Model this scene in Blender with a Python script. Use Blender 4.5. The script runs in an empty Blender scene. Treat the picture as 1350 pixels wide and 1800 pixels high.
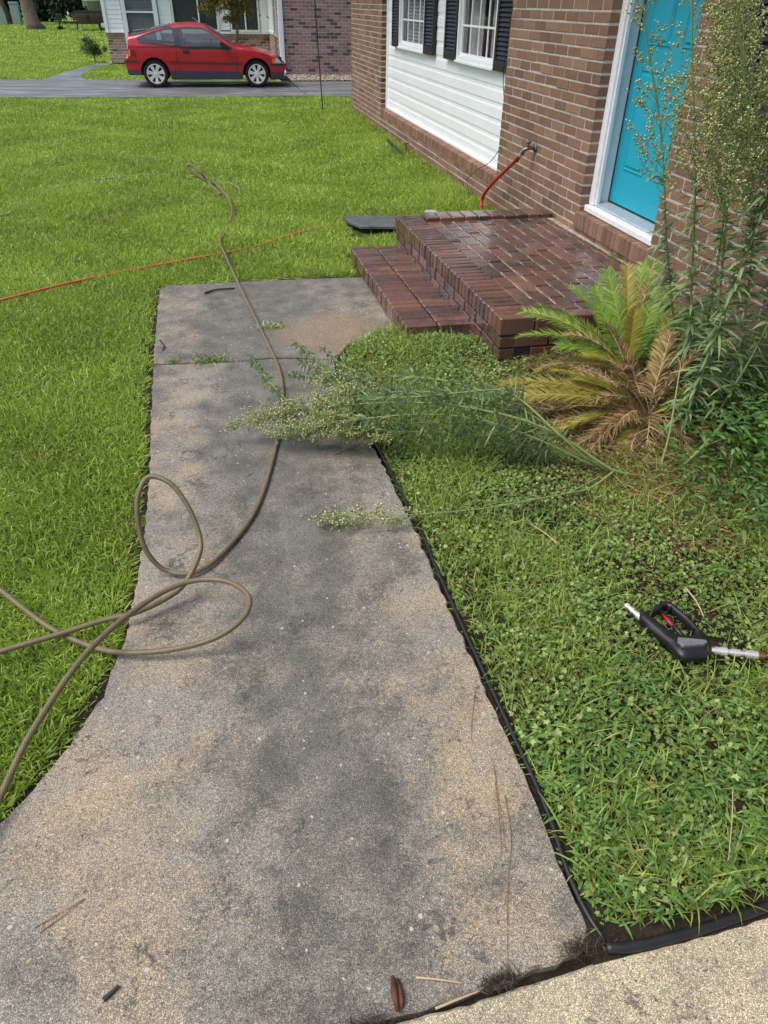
import bpy, math, random
import numpy as np
from mathutils import Vector, Matrix
rng = np.random.default_rng(7); random.seed(7)
sc = bpy.context.scene; COL = sc.collection
R = math.radians
# ---------------------------------------------------------------- camera, sky, sun, exposure
def make_camera():
    p, yw, rl = R(35.512), R(11.465), R(0.995)
    f = Vector((math.sin(yw)*math.cos(p), math.cos(yw)*math.cos(p), -math.sin(p)))
    rt = Vector((math.cos(yw), -math.sin(yw), 0)); up = rt.cross(f)
    r2 = rt*math.cos(rl)+up*math.sin(rl); u2 = -rt*math.sin(rl)+up*math.cos(rl)
    cam = bpy.data.cameras.new('camera'); o = bpy.data.objects.new('camera', cam); COL.objects.link(o)
    m = Matrix((r2, u2, -f)).transposed().to_4x4(); m.translation = Vector((0, 0, 1.69)); o.matrix_world = m
    cam.sensor_fit = 'VERTICAL'; cam.sensor_height = 36; cam.lens = 1255.6/1800*36
    cam.clip_start = .05; cam.clip_end = 2000
    sc.camera = o
make_camera()
SUN_DIR = Vector((-.55, -.12, 1.0)).normalized()      # towards the sun
w = bpy.data.worlds.new('World'); sc.world = w; w.use_nodes = True
nt = w.node_tree; nt.nodes.clear()
sky = nt.nodes.new('ShaderNodeTexSky'); sky.sky_type = 'NISHITA'; sky.sun_disc = False
sky.sun_elevation = math.asin(SUN_DIR.z); sky.sun_rotation = math.atan2(SUN_DIR.x, SUN_DIR.y)
sky.air_density = 1.0; sky.dust_density = 4.0; sky.ozone_density = 1.0
bg = nt.nodes.new('ShaderNodeBackground'); bg.inputs[1].default_value = .15
wo = nt.nodes.new('ShaderNodeOutputWorld'); nt.links.new(sky.outputs[0], bg.inputs[0]); nt.links.new(bg.outputs[0], wo.inputs[0])
sl = bpy.data.lights.new('sun', 'SUN'); sl.energy = 1.35; sl.angle = R(34); sl.color = (1, .96, .9)
so = bpy.data.objects.new('sun', sl); COL.objects.link(so); so.rotation_euler = SUN_DIR.to_track_quat('Z', 'Y').to_euler(); so.location = (-10, 5, 20)
sc.view_settings.view_transform = 'Standard'; sc.view_settings.look = 'None'; sc.view_settings.gamma = 1
sc.view_settings.exposure = .38
# ---------------------------------------------------------------- materials
class NB:
    def __init__(s, name):
        s.m = bpy.data.materials.new(name); s.m.use_nodes = True; s.t = s.m.node_tree; s.t.nodes.clear()
        s.out = s.n('ShaderNodeOutputMaterial'); s.p = s.n('ShaderNodeBsdfPrincipled'); s.l(s.p.outputs[0], s.out.inputs[0])
    def n(s, t, **k):
        nd = s.t.nodes.new(t)
        for a, b in k.items(): setattr(nd, a, b)
        return nd
    def l(s, a, b): s.t.links.new(a, b)
    def set(s, sock, v):
        if hasattr(v, 'links'): s.l(v, sock)
        elif isinstance(v, (tuple, list)) and len(v) == 3 and sock.type == 'RGBA': sock.default_value = (*v, 1)
        else: sock.default_value = v
    def pos(s, scale=(1, 1, 1)):
        g = s.n('ShaderNodeNewGeometry'); mp = s.n('ShaderNodeMapping'); mp.inputs['Scale'].default_value = scale
        s.l(g.outputs['Position'], mp.inputs[0]); return mp.outputs[0]
    def noise(s, sc_, det=4, rough=.6, vec=None, dist=0):
        n = s.n('ShaderNodeTexNoise'); n.inputs['Scale'].default_value = sc_; n.inputs['Detail'].default_value = det
        n.inputs['Roughness'].default_value = rough; n.inputs['Distortion'].default_value = dist
        s.l(vec or s.pos(), n.inputs['Vector']); return n.outputs['Fac']
    def vor(s, sc_, feat='F1', out='Distance', vec=None, rnd=1):
        n = s.n('ShaderNodeTexVoronoi'); n.feature = feat; n.inputs['Scale'].default_value = sc_; n.inputs['Randomness'].default_value = rnd
        s.l(vec or s.pos(), n.inputs['Vector']); return n.outputs[out]
    def ramp(s, fac, stops, interp='LINEAR'):
        r = s.n('ShaderNodeValToRGB'); r.color_ramp.interpolation = interp; e = r.color_ramp.elements
        while len(e) < len(stops): e.new(.5)
        for k, (p, c) in enumerate(stops):
            e[k].position = p; c = (c, c, c) if isinstance(c, (int, float)) else c; e[k].color = (*c, 1)
        s.l(fac, r.inputs[0]); return r.outputs[0]
    def mix(s, fac, a, b, mode='MIX'):
        n = s.n('ShaderNodeMix'); n.data_type = 'RGBA'; n.blend_type = mode
        s.set(n.inputs[0], fac); s.set(n.inputs[6], a); s.set(n.inputs[7], b); return n.outputs[2]
    def math(s, op, a, b=0.0, c=0.0):
        n = s.n('ShaderNodeMath'); n.operation = op; s.set(n.inputs[0], a); s.set(n.inputs[1], b); s.set(n.inputs[2], c); return n.outputs[0]
    def attr(s, nm='rnd'):
        n = s.n('ShaderNodeAttribute'); n.attribute_name = nm; return n.outputs['Fac']
    def sep(s, v):
        n = s.n('ShaderNodeSeparateXYZ'); s.l(v, n.inputs[0]); return n.outputs
    def bump(s, h, strength=.3, dist=.01):
        b = s.n('ShaderNodeBump'); b.inputs['Strength'].default_value = strength; b.inputs['Distance'].default_value = dist
        s.l(h, b.inputs['Height']); s.l(b.outputs[0], s.p.inputs['Normal'])
    def fin(s, col, rough=.6, metal=0.0, spec=None):
        s.set(s.p.inputs['Base Color'], col); s.set(s.p.inputs['Roughness'], rough); s.p.inputs['Metallic'].default_value = metal
        if spec is not None: s.p.inputs['Specular IOR Level'].default_value = spec
        return s.m
def plain(name, col, rough=.5, metal=0.0, var=.12, nscale=20, bump=0.0, spec=None, coat=0):
    b = NB(name); n = b.noise(nscale, 5)
    c = b.mix(b.ramp(n, [(.3, 0.0), (.7, 1.0)]), tuple(x*(1-var) for x in col), tuple(min(1, x*(1+var)) for x in col))
    if bump: b.bump(b.noise(nscale*8, 4), bump, .004)
    if coat: b.p.inputs['Coat Weight'].default_value = coat; b.p.inputs['Coat Roughness'].default_value = .05
    return b.fin(c, rough, metal, spec)
def leafmat(name, stops, rough=.5, trans=.35, spec=.4):
    b = NB(name); c = b.ramp(b.attr(), stops)
    b.fin(c, rough, 0, spec)
    tr = b.n('ShaderNodeBsdfTranslucent'); b.l(c, tr.inputs[0]); mx = b.n('ShaderNodeMixShader'); mx.inputs[0].default_value = trans
    b.l(b.p.outputs[0], mx.inputs[1]); b.l(tr.outputs[0], mx.inputs[2]); b.l(mx.outputs[0], b.out.inputs[0]); return b.m
def glassmat(name, tint=(.02, .025, .03), alpha=.45, rough=.03, fk=1.0):
    b = NB(name); b.fin(tint, rough, 0, .8); tr = b.n('ShaderNodeBsdfTransparent'); mx = b.n('ShaderNodeMixShader')
    fr = b.n('ShaderNodeFresnel'); fr.inputs[0].default_value = 1.5
    f = b.math('ADD', b.math('MULTIPLY', fr.outputs[0], fk), 1-alpha); f2 = b.math('MINIMUM', f, 1.0)
    b.l(f2, mx.inputs[0]); b.l(tr.outputs[0], mx.inputs[1]); b.l(b.p.outputs[0], mx.inputs[2]); b.l(mx.outputs[0], b.out.inputs[0]); return b.m
def brickmat(name, stops, dirt=(.04, .035, .03), dirtlo=.55, rough=.75, wet=0.0):
    b = NB(name); c = b.ramp(b.attr(), stops)
    n1 = b.noise(60, 6, .7); c = b.mix(b.ramp(n1, [(.35, .0), (.75, .55)]), c, (.28, .175, .13), 'MIX') if not wet else c
    n2 = b.noise(220, 3); c = b.mix(.5, c, b.ramp(n2, [(.3, .45), (.5, 1.0), (.72, 1.35)]), 'MULTIPLY')
    n3 = b.noise(3.5, 6, .7); c = b.mix(b.ramp(n3, [(dirtlo, 0.0), (dirtlo+.18, .85)]), c, dirt)
    if not wet:
        n4 = b.noise(95, 2, .5, dist=1.0); c = b.mix(b.ramp(n4, [(.68, 0.0), (.72, .5)]), c, (.5, .42, .36))
    b.bump(b.noise(160, 5, .7), .5 if not wet else .22, .004)
    if wet: b.l(b.ramp(b.noise(4, 5, .7), [(.42, 0.0), (.56, .8)]), b.p.inputs['Coat Weight']); b.p.inputs['Coat Roughness'].default_value = .16
    rr = b.ramp(b.noise(5, 5, .7), [(.38, rough), (.58, rough-wet)]) if wet else rough
    return b.fin(c, rr, 0, .5)
def concretemat(name, near=True):
    b = NB(name); P = b.pos(); xyz = b.sep(P)
    big = b.noise(1.9, 7, .62, dist=.25); mid = b.noise(7, 6, .68, dist=.2); fine = b.noise(70, 5, .75)
    tan = b.mix(b.ramp(b.noise(3.1, 5, .6), [(.38, 0.0), (.62, 1.0)]), (.25, .236, .20), (.335, .272, .185))
    gry = b.mix(b.ramp(mid, [(.35, 0.0), (.65, 1.0)]), (.098, .094, .080), (.178, .170, .145))
    edge = b.math('ABSOLUTE', b.math('SUBTRACT', xyz[0], .06))                 # worn, cleaner slab towards its edges
    e2 = b.math('MINIMUM', b.math('MULTIPLY', b.math('SUBTRACT', edge, .27), .72), .085)
    far = b.math('MULTIPLY', b.math('SUBTRACT', 2.4, xyz[1]), .045)
    if near:
        k = b.math('ADD', b.math('ADD', b.math('ADD', b.math('MULTIPLY_ADD', big, .8, .09), b.math('MULTIPLY', b.math('SUBTRACT', mid, .5), .5)), e2), far)
        k = b.math('ADD', k, b.math('MULTIPLY', b.math('SUBTRACT', fine, .5), .7))
        c = b.mix(b.ramp(k, [(.42, 0.0), (.65, 1.0)]), gry, tan)
    else:
        c = b.mix(b.ramp(b.math('ADD', mid, b.math('MULTIPLY', b.math('SUBTRACT', fine, .5), .5)), [(.25, 0.0), (.5, 1.0)]), (.22, .20, .15), (.41, .36, .25))
    # dark lichen blotches with ragged edges
    n = b.math('ADD', b.math('MULTIPLY', b.noise(4.6, 7, .72, dist=.4), .62), b.math('MULTIPLY', b.noise(42, 4, .7), .38))
    c = b.mix(b.ramp(n, [(.565, 0.0), (.60, .7)]), c, (.06, .059, .055))
    if near:                                                                     # sandy damp patch by the brick step
        d = b.n('ShaderNodeVectorMath'); d.operation = 'DISTANCE'; b.l(P, d.inputs[0]); d.inputs[1].default_value = (.52, 4.28, 0)
        dd = b.math('ADD', d.outputs['Value'], b.math('MULTIPLY', b.math('SUBTRACT', mid, .5), .6))
        c = b.mix(b.ramp(dd, [(.22, .75), (.42, 0.0)]), c, (.24, .18, .115))
    # exposed sand grains
    vc = b.n('ShaderNodeTexVoronoi'); vc.inputs['Scale'].default_value = 620; b.l(P, vc.inputs['Vector'])
    g = b.sep(vc.outputs['Color'])[0]
    c = b.mix(.85, c, b.ramp(g, [(0, .30), (.4, .85), (.78, 1.45), (1, 2.9)]), 'MULTIPLY')
    vs = b.n('ShaderNodeTexVoronoi'); vs.inputs['Scale'].default_value = 120; b.l(P, vs.inputs['Vector'])
    g2 = b.sep(vs.outputs['Color'])[1]
    c = b.mix(b.math('MULTIPLY', b.ramp(g2, [(.93, 0.0), (.97, .8)]), b.ramp(b.math('ADD', vs.outputs['Distance'], b.math('MULTIPLY', b.math('SUBTRACT', fine, .5), .5)), [(.25, 1.0), (.42, 0.0)])), c, (.06, .058, .055))
    if near:                                                                     # small dark spalls
        sp = b.math('ADD', b.math('MULTIPLY', b.noise(16, 6, .8, dist=.6), .7), b.math('MULTIPLY', fine, .3)); c = b.mix(b.ramp(sp, [(.60, 0.0), (.63, .8)]), c, (.05, .049, .046))
    # pale shell pebbles
    vp = b.n('ShaderNodeTexVoronoi'); vp.inputs['Scale'].default_value = 42; vd = b.n('ShaderNodeVectorMath'); vd.operation = 'MULTIPLY_ADD'; nv = b.n('ShaderNodeTexNoise'); nv.inputs['Scale'].default_value = 90; b.l(P, nv.inputs['Vector']); b.l(nv.outputs['Color'], vd.inputs[0]); vd.inputs[1].default_value = (.012, .012, .0); b.l(P, vd.inputs[2]); b.l(vd.outputs[0], vp.inputs['Vector'])
    gp = b.sep(vp.outputs['Color']); thr = b.math('MULTIPLY', gp[1], .19)
    inside = b.math('LESS_THAN', vp.outputs['Distance'], thr); pick = b.math('GREATER_THAN', gp[0], .66)
    c = b.mix(b.math('MULTIPLY', b.math('MULTIPLY', inside, pick), .9), c, (.55, .53, .48))
    h = b.math('ADD', b.math('MULTIPLY', vc.outputs['Distance'], -.6), b.math('MULTIPLY', b.noise(130, 4), 1.2))
    b.bump(h, .55, .003)
    return b.fin(c, .72, 0, .4)
M = {}
M['walk'] = concretemat('walkway_concrete'); M['pad'] = concretemat('pad_concrete', False)
M['brick'] = brickmat('facade_brick', [(0, (.12, .062, .038)), (.3, (.178, .093, .055)), (.7, (.225, .121, .072)), (1, (.28, .165, .10))], dirtlo=.66)
M['mortar'] = plain('mortar', (.46, .43, .38), .9, var=.2, nscale=30, bump=.4)
M['wetbrick'] = brickmat('porch_brick', [(0, (.095, .050, .040)), (.5, (.135, .066, .050)), (.9, (.165, .084, .062)), (1, (.22, .105, .068))], dirt=(.022, .02, .02), dirtlo=.48, rough=.46, wet=.34)
M['wetmortar'] = plain('porch_mortar', (.36, .32, .25), .85, var=.45, nscale=25, bump=.5)
M['darkmortar'] = plain('sooty_mortar', (.022, .02, .018), .9, var=.5, nscale=40)
M['nbrick'] = brickmat('neighbour_brick', [(0, (.065, .05, .05)), (.14, (.08, .06, .06)), (.2, (.29, .175, .155)), (.7, (.38, .24, .21)), (1, (.46, .30, .27))], dirtlo=.8)
M['nmortar'] = plain('neighbour_mortar', (.68, .60, .56), .9)
M['siding'] = plain('vinyl_siding', (.84, .87, .90), .38, var=.03, nscale=3, spec=.5)
M['white'] = plain('white_paint', (.78, .81, .84), .45, var=.05, nscale=25, bump=.1)
M['shutter'] = plain('shutter_black', (.014, .015, .02), .42, var=.2)
M['teal'] = plain('teal_paint', (.012, .37, .50), .38, var=.04, nscale=6, bump=.03)
M['alum'] = plain('aluminium', (.52, .56, .60), .38, .4)
M['glass'] = glassmat('window_glass', alpha=.9, fk=.28); M['curtain'] = plain('curtain_fabric', (.82, .82, .80), .9)
M['blind'] = plain('blind_slats', (.62, .66, .69), .6); M['dark'] = plain('dark_interior', (.012, .012, .013), .9)
M['black'] = plain('black_plastic', (.016, .017, .019), .38, var=.25, nscale=40, bump=.1)
M['red'] = plain('red_rubber', (.42, .016, .028), .35, var=.1); M['orange'] = plain('orange_rubber', (.62, .12, .05), .5)
M['steel'] = plain('steel', (.72, .72, .70), .36, .65, var=.1, nscale=60); M['brass'] = plain('brass', (.55, .3, .12), .35, 1.0)
M['galv'] = plain('old_brass', (.22, .22, .21), .5, .8, var=.4, nscale=60)
M['slate'] = plain('slate', (.10, .105, .11), .4, var=.35, nscale=15, bump=.4)
M['roof'] = plain('roof_shingle', (.12, .11, .1), .9, var=.3)
M['soffit'] = plain('soffit', (.6, .62, .62), .7)
M['carred'] = plain('car_paint', (.44, .011, .024), .25, var=.05, nscale=4, coat=.5)
M['trim'] = plain('car_trim', (.032, .033, .038), .5); M['clad'] = plain('car_cladding', (.045, .055, .075), .45)
M['carglass'] = glassmat('car_glass', (.16, .20, .24), .62, .04); M['seat'] = plain('seat_fabric', (.05, .055, .06), .9); M['tyre'] = plain('tyre', (.012, .012, .013), .8)
M['alloy'] = plain('alloy', (.78, .77, .72), .4, .4, var=.06); M['amber'] = plain('amber_lens', (.75, .28, .02), .25); M['lens'] = plain('clear_lens', (.6, .6, .62), .15)
M['taillens'] = plain('tail_lens', (.22, .012, .02), .2)
M['bark'] = plain('bark', (.16, .115, .09), .9, var=.5, nscale=9, bump=.8); M['bark2'] = plain('small_bark', (.09, .075, .06), .9, var=.4)
M['needle'] = plain('pine_straw', (.30, .17, .07), .7); M['twig'] = plain('twig_bark', (.06, .045, .038), .9); M['straw'] = plain('dead_stalk', (.5, .38, .24), .8)
M['box'] = plain('utility_green', (.25, .33, .31), .6)
def dirtm(name, a, b_, scale=12, rough=.95):
    b = NB(name); n = b.math('ADD', b.math('MULTIPLY', b.noise(scale, 6, .7), .6), b.math('MULTIPLY', b.noise(scale*9, 4, .7), .4))
    b.bump(n, .8, .02); return b.fin(b.ramp(n, [(.38, a), (.62, b_)]), rough, 0, .2)
M['soil'] = dirtm('dark_soil', (.012, .010, .008), (.05, .036, .024)); M['mulch'] = dirtm('pine_mulch', (.03, .018, .012), (.17, .095, .06), 25)
def lawnbase(name):
    b = NB(name); P = b.pos(); y = b.sep(P)[1]
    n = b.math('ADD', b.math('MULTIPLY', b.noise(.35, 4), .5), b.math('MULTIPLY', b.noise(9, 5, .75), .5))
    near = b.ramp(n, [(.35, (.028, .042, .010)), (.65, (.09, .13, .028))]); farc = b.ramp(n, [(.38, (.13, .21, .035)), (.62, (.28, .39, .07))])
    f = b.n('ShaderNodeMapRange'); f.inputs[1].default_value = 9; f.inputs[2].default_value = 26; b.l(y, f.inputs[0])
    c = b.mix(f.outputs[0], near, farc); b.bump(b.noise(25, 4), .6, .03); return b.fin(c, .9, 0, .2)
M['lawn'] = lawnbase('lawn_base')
def asphalt(name):
    b = NB(name); P = b.pos((.35, 1.6, 1)); n = b.noise(2.2, 6, .65, P, .4)
    c = b.ramp(n, [(.34, (.10, .105, .11)), (.52, (.17, .175, .18)), (.66, (.30, .30, .30)), (.78, (.46, .46, .45))])
    c = b.mix(.4, c, b.ramp(b.noise(90, 3), [(.3, .6), (.7, 1.3)]), 'MULTIPLY')
    return b.fin(c, b.ramp(b.noise(1.3, 3, .5, P), [(.4, .3), (.62, .65)]), 0, .5)
M['asphalt'] = asphalt('driveway_surface')
M['road'] = plain('pale_road', (.55, .55, .54), .8)
def hosem(name, c1, c2):
    b = NB(name); uv = b.n('ShaderNodeUVMap'); wv = b.n('ShaderNodeTexChecker'); mp = b.n('ShaderNodeMapping'); mp.inputs['Scale'].default_value = (14, 240, 1); mp.inputs['Rotation'].default_value = (0, 0, .25)
    b.l(uv.outputs[0], mp.inputs[0]); b.l(mp.outputs[0], wv.inputs[0]); wv.inputs['Scale'].default_value = 1
    wv.inputs['Color1'].default_value = (*c1, 1); wv.inputs['Color2'].default_value = (*c2, 1)
    c = b.mix(b.ramp(b.noise(35, 4), [(.4, 0.0), (.7, .35)]), wv.outputs[0], (.06, .05, .035)); b.bump(wv.outputs[1], .5, .001); return b.fin(c, .42, 0, .5)
M['hose'] = hosem('braided_hose', (.25, .20, .105), (.125, .10, .052)); M['hose2'] = hosem('pale_hose', (.34, .33, .27), (.24, .23, .19))
M['grass'] = leafmat('lawn_blades', [(0, (.58, .52, .24)), (.03, (.15, .235, .034)), (.3, (.30, .435, .055)), (.65, (.42, .57, .09)), (1, (.62, .75, .21))], .42, .38, .45)
M['weedgrass'] = leafmat('weed_blades', [(0, (.5, .38, .2)), (.08, (.20, .26, .04)), (.5, (.29, .42, .07)), (1, (.48, .58, .16))], .5, .3)
M['clover'] = leafmat('clover_leaves', [(0, (.42, .30, .13)), (.04, (.09, .15, .04)), (.4, (.17, .275, .062)), (.8, (.26, .39, .10)), (1, (.42, .53, .19))], .48, .28)
M['broad'] = leafmat('broad_leaves', [(0, (.4, .33, .08)), (.05, (.075, .16, .035)), (.5, (.13, .26, .06)), (1, (.26, .42, .10))], .42, .3)
M['stem'] = leafmat('weed_stem', [(0, (.26, .26, .09)), (.5, (.24, .31, .10)), (1, (.34, .43, .14))], .55, .05)
M['wleaf'] = leafmat('weed_leaves', [(0, (.55, .5, .1)), (.04, (.15, .23, .11)), (.5, (.235, .34, .165)), (1, (.37, .50, .22))], .5, .3)
M['bud'] = leafmat('weed_buds', [(0, (.40, .26, .13)), (.10, (.18, .27, .08)), (.6, (.36, .44, .15)), (1, (.78, .76, .40))], .7, .15)
M['fgreen'] = leafmat('frond_green', [(0, (.4, .36, .06)), (.15, (.13, .24, .03)), (.6, (.2, .36, .05)), (1, (.36, .5, .08))], .38, .2)
M['fyel'] = leafmat('frond_yellow', [(0, (.4, .24, .1)), (.4, (.38, .34, .05)), (.8, (.24, .30, .04)), (1, (.58, .48, .06))], .5, .2)
M['fbrown'] = leafmat('frond_brown', [(0, (.11, .06, .025)), (.5, (.29, .185, .075)), (.8, (.42, .29, .13)), (1, (.52, .42, .23))], .65, .15)
M['rachis'] = plain('frond_rachis', (.42, .34, .05), .5)
M['treeleaf'] = leafmat('small_tree_leaves', [(0, (.28, .15, .04)), (.5, (.22, .19, .04)), (1, (.09, .13, .03))], .55, .25)
M['darkleaf'] = leafmat('evergreen_leaves', [(0, (.008, .018, .01)), (.6, (.018, .035, .018)), (1, (.04, .07, .03))], .6, .1)
M['shrubleaf'] = leafmat('shrub_leaves', [(0, (.05, .1, .02)), (.7, (.10, .17, .05)), (.95, (.2, .25, .1)), (1, (.6, .6, .5))], .5, .2)
M['gravel'] = leafmat('gravel_chips', [(0, (.22, .17, .12)), (.5, (.42, .35, .27)), (1, (.62, .56, .47))], .85, .0)
M['boatbrown'] = plain('boat_brown', (.22, .15, .08), .5, var=.3); M['boatdark'] = plain('boat_dark', (.02, .022, .018), .6); M['boatwhite'] = plain('boat_white', (.65, .67, .63), .4); M['boathull'] = plain('boat_hull', (.18, .2, .16), .5)
# ---------------------------------------------------------------- mesh helpers
def link(o, parent=None):
    COL.objects.link(o)
    if parent is not None: o.parent = parent
    return o
def tag(o, label=None, cat=None, group=None, kind=None):
    if label: o['label'] = label
    if cat: o['category'] = cat
    if group: o['group'] = group
    if kind: o['kind'] = kind
    return o
def empty(name, loc, rz, label, cat, group=None):
    o = bpy.data.objects.new(name, None); o.empty_display_size = .2; o.location = loc; o.rotation_euler = (0, 0, rz); link(o); return tag(o, label, cat, group)
class MB:
    def __init__(s): s.v = []; s.f = []; s.m = []; s.r = []; s.uv = []; s.n = 0
    def add(s, V, F, mi=0, r=None):
        V = [tuple(map(float, p)) for p in V]; s.v += V
        for i, f in enumerate(F):
            s.f.append(tuple(int(a)+s.n for a in f)); s.m.append(mi)
            s.r.append(float(r[i]) if isinstance(r, (list, np.ndarray)) else float(r if r is not None else .5))
        s.n += len(V)
    def box(s, lo, hi, mi=0, r=None, ch=0.0, xf=None):
        lo = np.array(lo, float); hi = np.array(hi, float); c = (lo+hi)/2; h = np.abs(hi-lo)/2
        if ch <= 0:
            V = np.array([[x, y, z] for x in (-1, 1) for y in (-1, 1) for z in (-1, 1)])*h+c; F = [(0, 1, 3, 2), (4, 6, 7, 5), (0, 4, 5, 1), (2, 3, 7, 6), (0, 2, 6, 4), (1, 5, 7, 3)]
        else:
            V = CH_S*h-CH_S*CH_I*ch+c; F = CH_F
        if xf is not None: V = xf(V)
        s.add(V, F, mi, r)
    def tube(s, pts, rad, n=8, mi=0, r=None, cap=True, uv=False):
        P = np.array(pts, float); k = len(P); rad = np.full(k, rad) if np.isscalar(rad) else np.array(rad, float)
        T = np.gradient(P, axis=0); T /= np.linalg.norm(T, axis=1)[:, None]+1e-9
        a = np.array([0, 0, 1.]) if abs(T[0][2]) < .9 else np.array([1., 0, 0]); U = np.cross(T[0], a); U /= np.linalg.norm(U); V = []
        for i in range(k):
            U = U-T[i]*(U@T[i]); U /= np.linalg.norm(U)+1e-9; W = np.cross(T[i], U)
            for j in range(n): t = 2*math.pi*j/n; V.append(P[i]+(U*math.cos(t)+W*math.sin(t))*rad[i])
        F = []
        for i in range(k-1):
            for j in range(n): F.append((i*n+j, i*n+(j+1) % n, (i+1)*n+(j+1) % n, (i+1)*n+j))
        if cap: F.append(tuple(range(n))[::-1]); F.append(tuple((k-1)*n+j for j in range(n)))
        s.add(V, F, mi, r)
        if uv:
            L = np.concatenate([[0], np.cumsum(np.linalg.norm(np.diff(P, axis=0), axis=1))])
            for i in range(k-1):
                for j in range(n): s.uv += [(j/n, L[i]), ((j+1)/n, L[i]), ((j+1)/n, L[i+1]), (j/n, L[i+1])]
            if cap: s.uv += [(0, 0)]*(2*n)
    def lathe(s, prof, c=(0, 0, 0), axis=1, n=24, mi=0, r=None):      # prof: (radius, along axis)
        V = []
        for (rr, a) in prof:
            for j in range(n):
                t = 2*math.pi*j/n; q = [rr*math.cos(t), rr*math.sin(t)]; p = [0, 0, 0]; p[axis] = a; o = [i for i in range(3) if i != axis]; p[o[0]] = q[0]; p[o[1]] = q[1]
                V.append((p[0]+c[0], p[1]+c[1], p[2]+c[2]))
        F = [(i*n+j, i*n+(j+1) % n, (i+1)*n+(j+1) % n, (i+1)*n+j) for i in range(len(prof)-1) for j in range(n)]
        s.add(V, F, mi, r)
    def prism(s, poly, z0, z1, mi=0, r=None, f=None, ch=0):           # poly in plane, f maps (a,b,c)->xyz
        f = f or (lambda a, b, c: (a, b, c)); n = len(poly); cx = sum(p[0] for p in poly)/n; cy = sum(p[1] for p in poly)/n
        rings = [(z0, 0), (z1-ch, 0), (z1, ch)] if ch else [(z0, 0), (z1, 0)]; V = []
        for z, c in rings:
            for p in poly:
                d = math.hypot(p[0]-cx, p[1]-cy)+1e-9; k = 1-c/d; V.append(f(cx+(p[0]-cx)*k, cy+(p[1]-cy)*k, z))
        F = [tuple(range(n))[::-1], tuple(range((len(rings)-1)*n, len(rings)*n))]
        for q in range(len(rings)-1): F += [(q*n+i, q*n+(i+1) % n, (q+1)*n+(i+1) % n, (q+1)*n+i) for i in range(n)]
        s.add(V, F, mi, r)
    def build(s, name, mats, parent=None, smooth=False, loc=None, xf=None):
        me = bpy.data.meshes.new(name); v = s.v if xf is None else [tuple(q) for q in xf(np.array(s.v))]
        me.from_pydata(v, [], s.f)
        mats = mats if isinstance(mats, (list, tuple)) else [mats]
        for m in mats: me.materials.append(M[m] if isinstance(m, str) else m)
        me.polygons.foreach_set('material_index', s.m)
        a = me.attributes.new('rnd', 'FLOAT', 'FACE'); a.data.foreach_set('value', s.r)
        if s.uv and len(s.uv) == len(me.loops): me.uv_layers.new(name='UVMap').data.foreach_set('uv', np.array(s.uv, np.float32).ravel())
        if smooth: me.polygons.foreach_set('use_smooth', [True]*len(me.polygons))
        me.update(); o = bpy.data.objects.new(name, me)
        if loc is not None: o.location = loc
        return link(o, parent)
CH_S = []; CH_I = []
for sx in (-1, 1):
    for sy in (-1, 1):
        for sz in (-1, 1):
            for ax in range(3):
                CH_S.append((sx, sy, sz)); i = [1, 1, 1]; i[ax] = 0; CH_I.append(i)
CH_S = np.array(CH_S, float); CH_I = np.array(CH_I, float)
def _chf():
    def idx(sx, sy, sz, ax): return (((sx > 0)*2+(sy > 0))*2+(sz > 0))*3+ax
    F = []
    for ax in range(3):
        o = [i for i in range(3) if i != ax]
        for sg in (-1, 1):
            q = []
            for a, b in ((-1, -1), (1, -1), (1, 1), (-1, 1)):
                s = [0, 0, 0]; s[ax] = sg; s[o[0]] = a; s[o[1]] = b; q.append(idx(*s, ax))
            F.append(tuple(q))
        for a in (-1, 1):
            for b in (-1, 1):
                q = []
                for sg in (-1, 1):
                    s = [0, 0, 0]; s[ax] = sg; s[o[0]] = a; s[o[1]] = b; q += [idx(*s, o[0]), idx(*s, o[1])] if sg < 0 else [idx(*s, o[1]), idx(*s, o[0])]
                F.append(tuple(q))
    for sx in (-1, 1):
        for sy in (-1, 1):
            for sz in (-1, 1): F.append(tuple(idx(sx, sy, sz, a) for a in range(3)))
    return F
CH_F = _chf()
def fast(name, V, F, mat, rnd=None, parent=None, smooth=False):
    """big triangle mesh from numpy arrays"""
    me = bpy.data.meshes.new(name); nv, nf = len(V), len(F)
    me.vertices.add(nv); me.vertices.foreach_set('co', np.ascontiguousarray(V, np.float32).ravel())
    me.loops.add(nf*3); me.loops.foreach_set('vertex_index', np.ascontiguousarray(F, np.int32).ravel())
    me.polygons.add(nf); me.polygons.foreach_set('loop_start', np.arange(0, nf*3, 3, dtype=np.int32))
    try: me.polygons.foreach_set('loop_total', np.full(nf, 3, np.int32))
    except Exception: pass
    me.materials.append(M[mat] if isinstance(mat, str) else mat)
    if smooth: me.polygons.foreach_set('use_smooth', np.ones(nf, bool))
    me.update(calc_edges=True)
    if rnd is not None: me.attributes.new('rnd', 'FLOAT', 'FACE').data.foreach_set('value', np.ascontiguousarray(rnd, np.float32))
    o = bpy.data.objects.new(name, me); return link(o, parent)
def unit(a): return a/(np.linalg.norm(a, axis=-1, keepdims=True)+1e-9)
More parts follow.
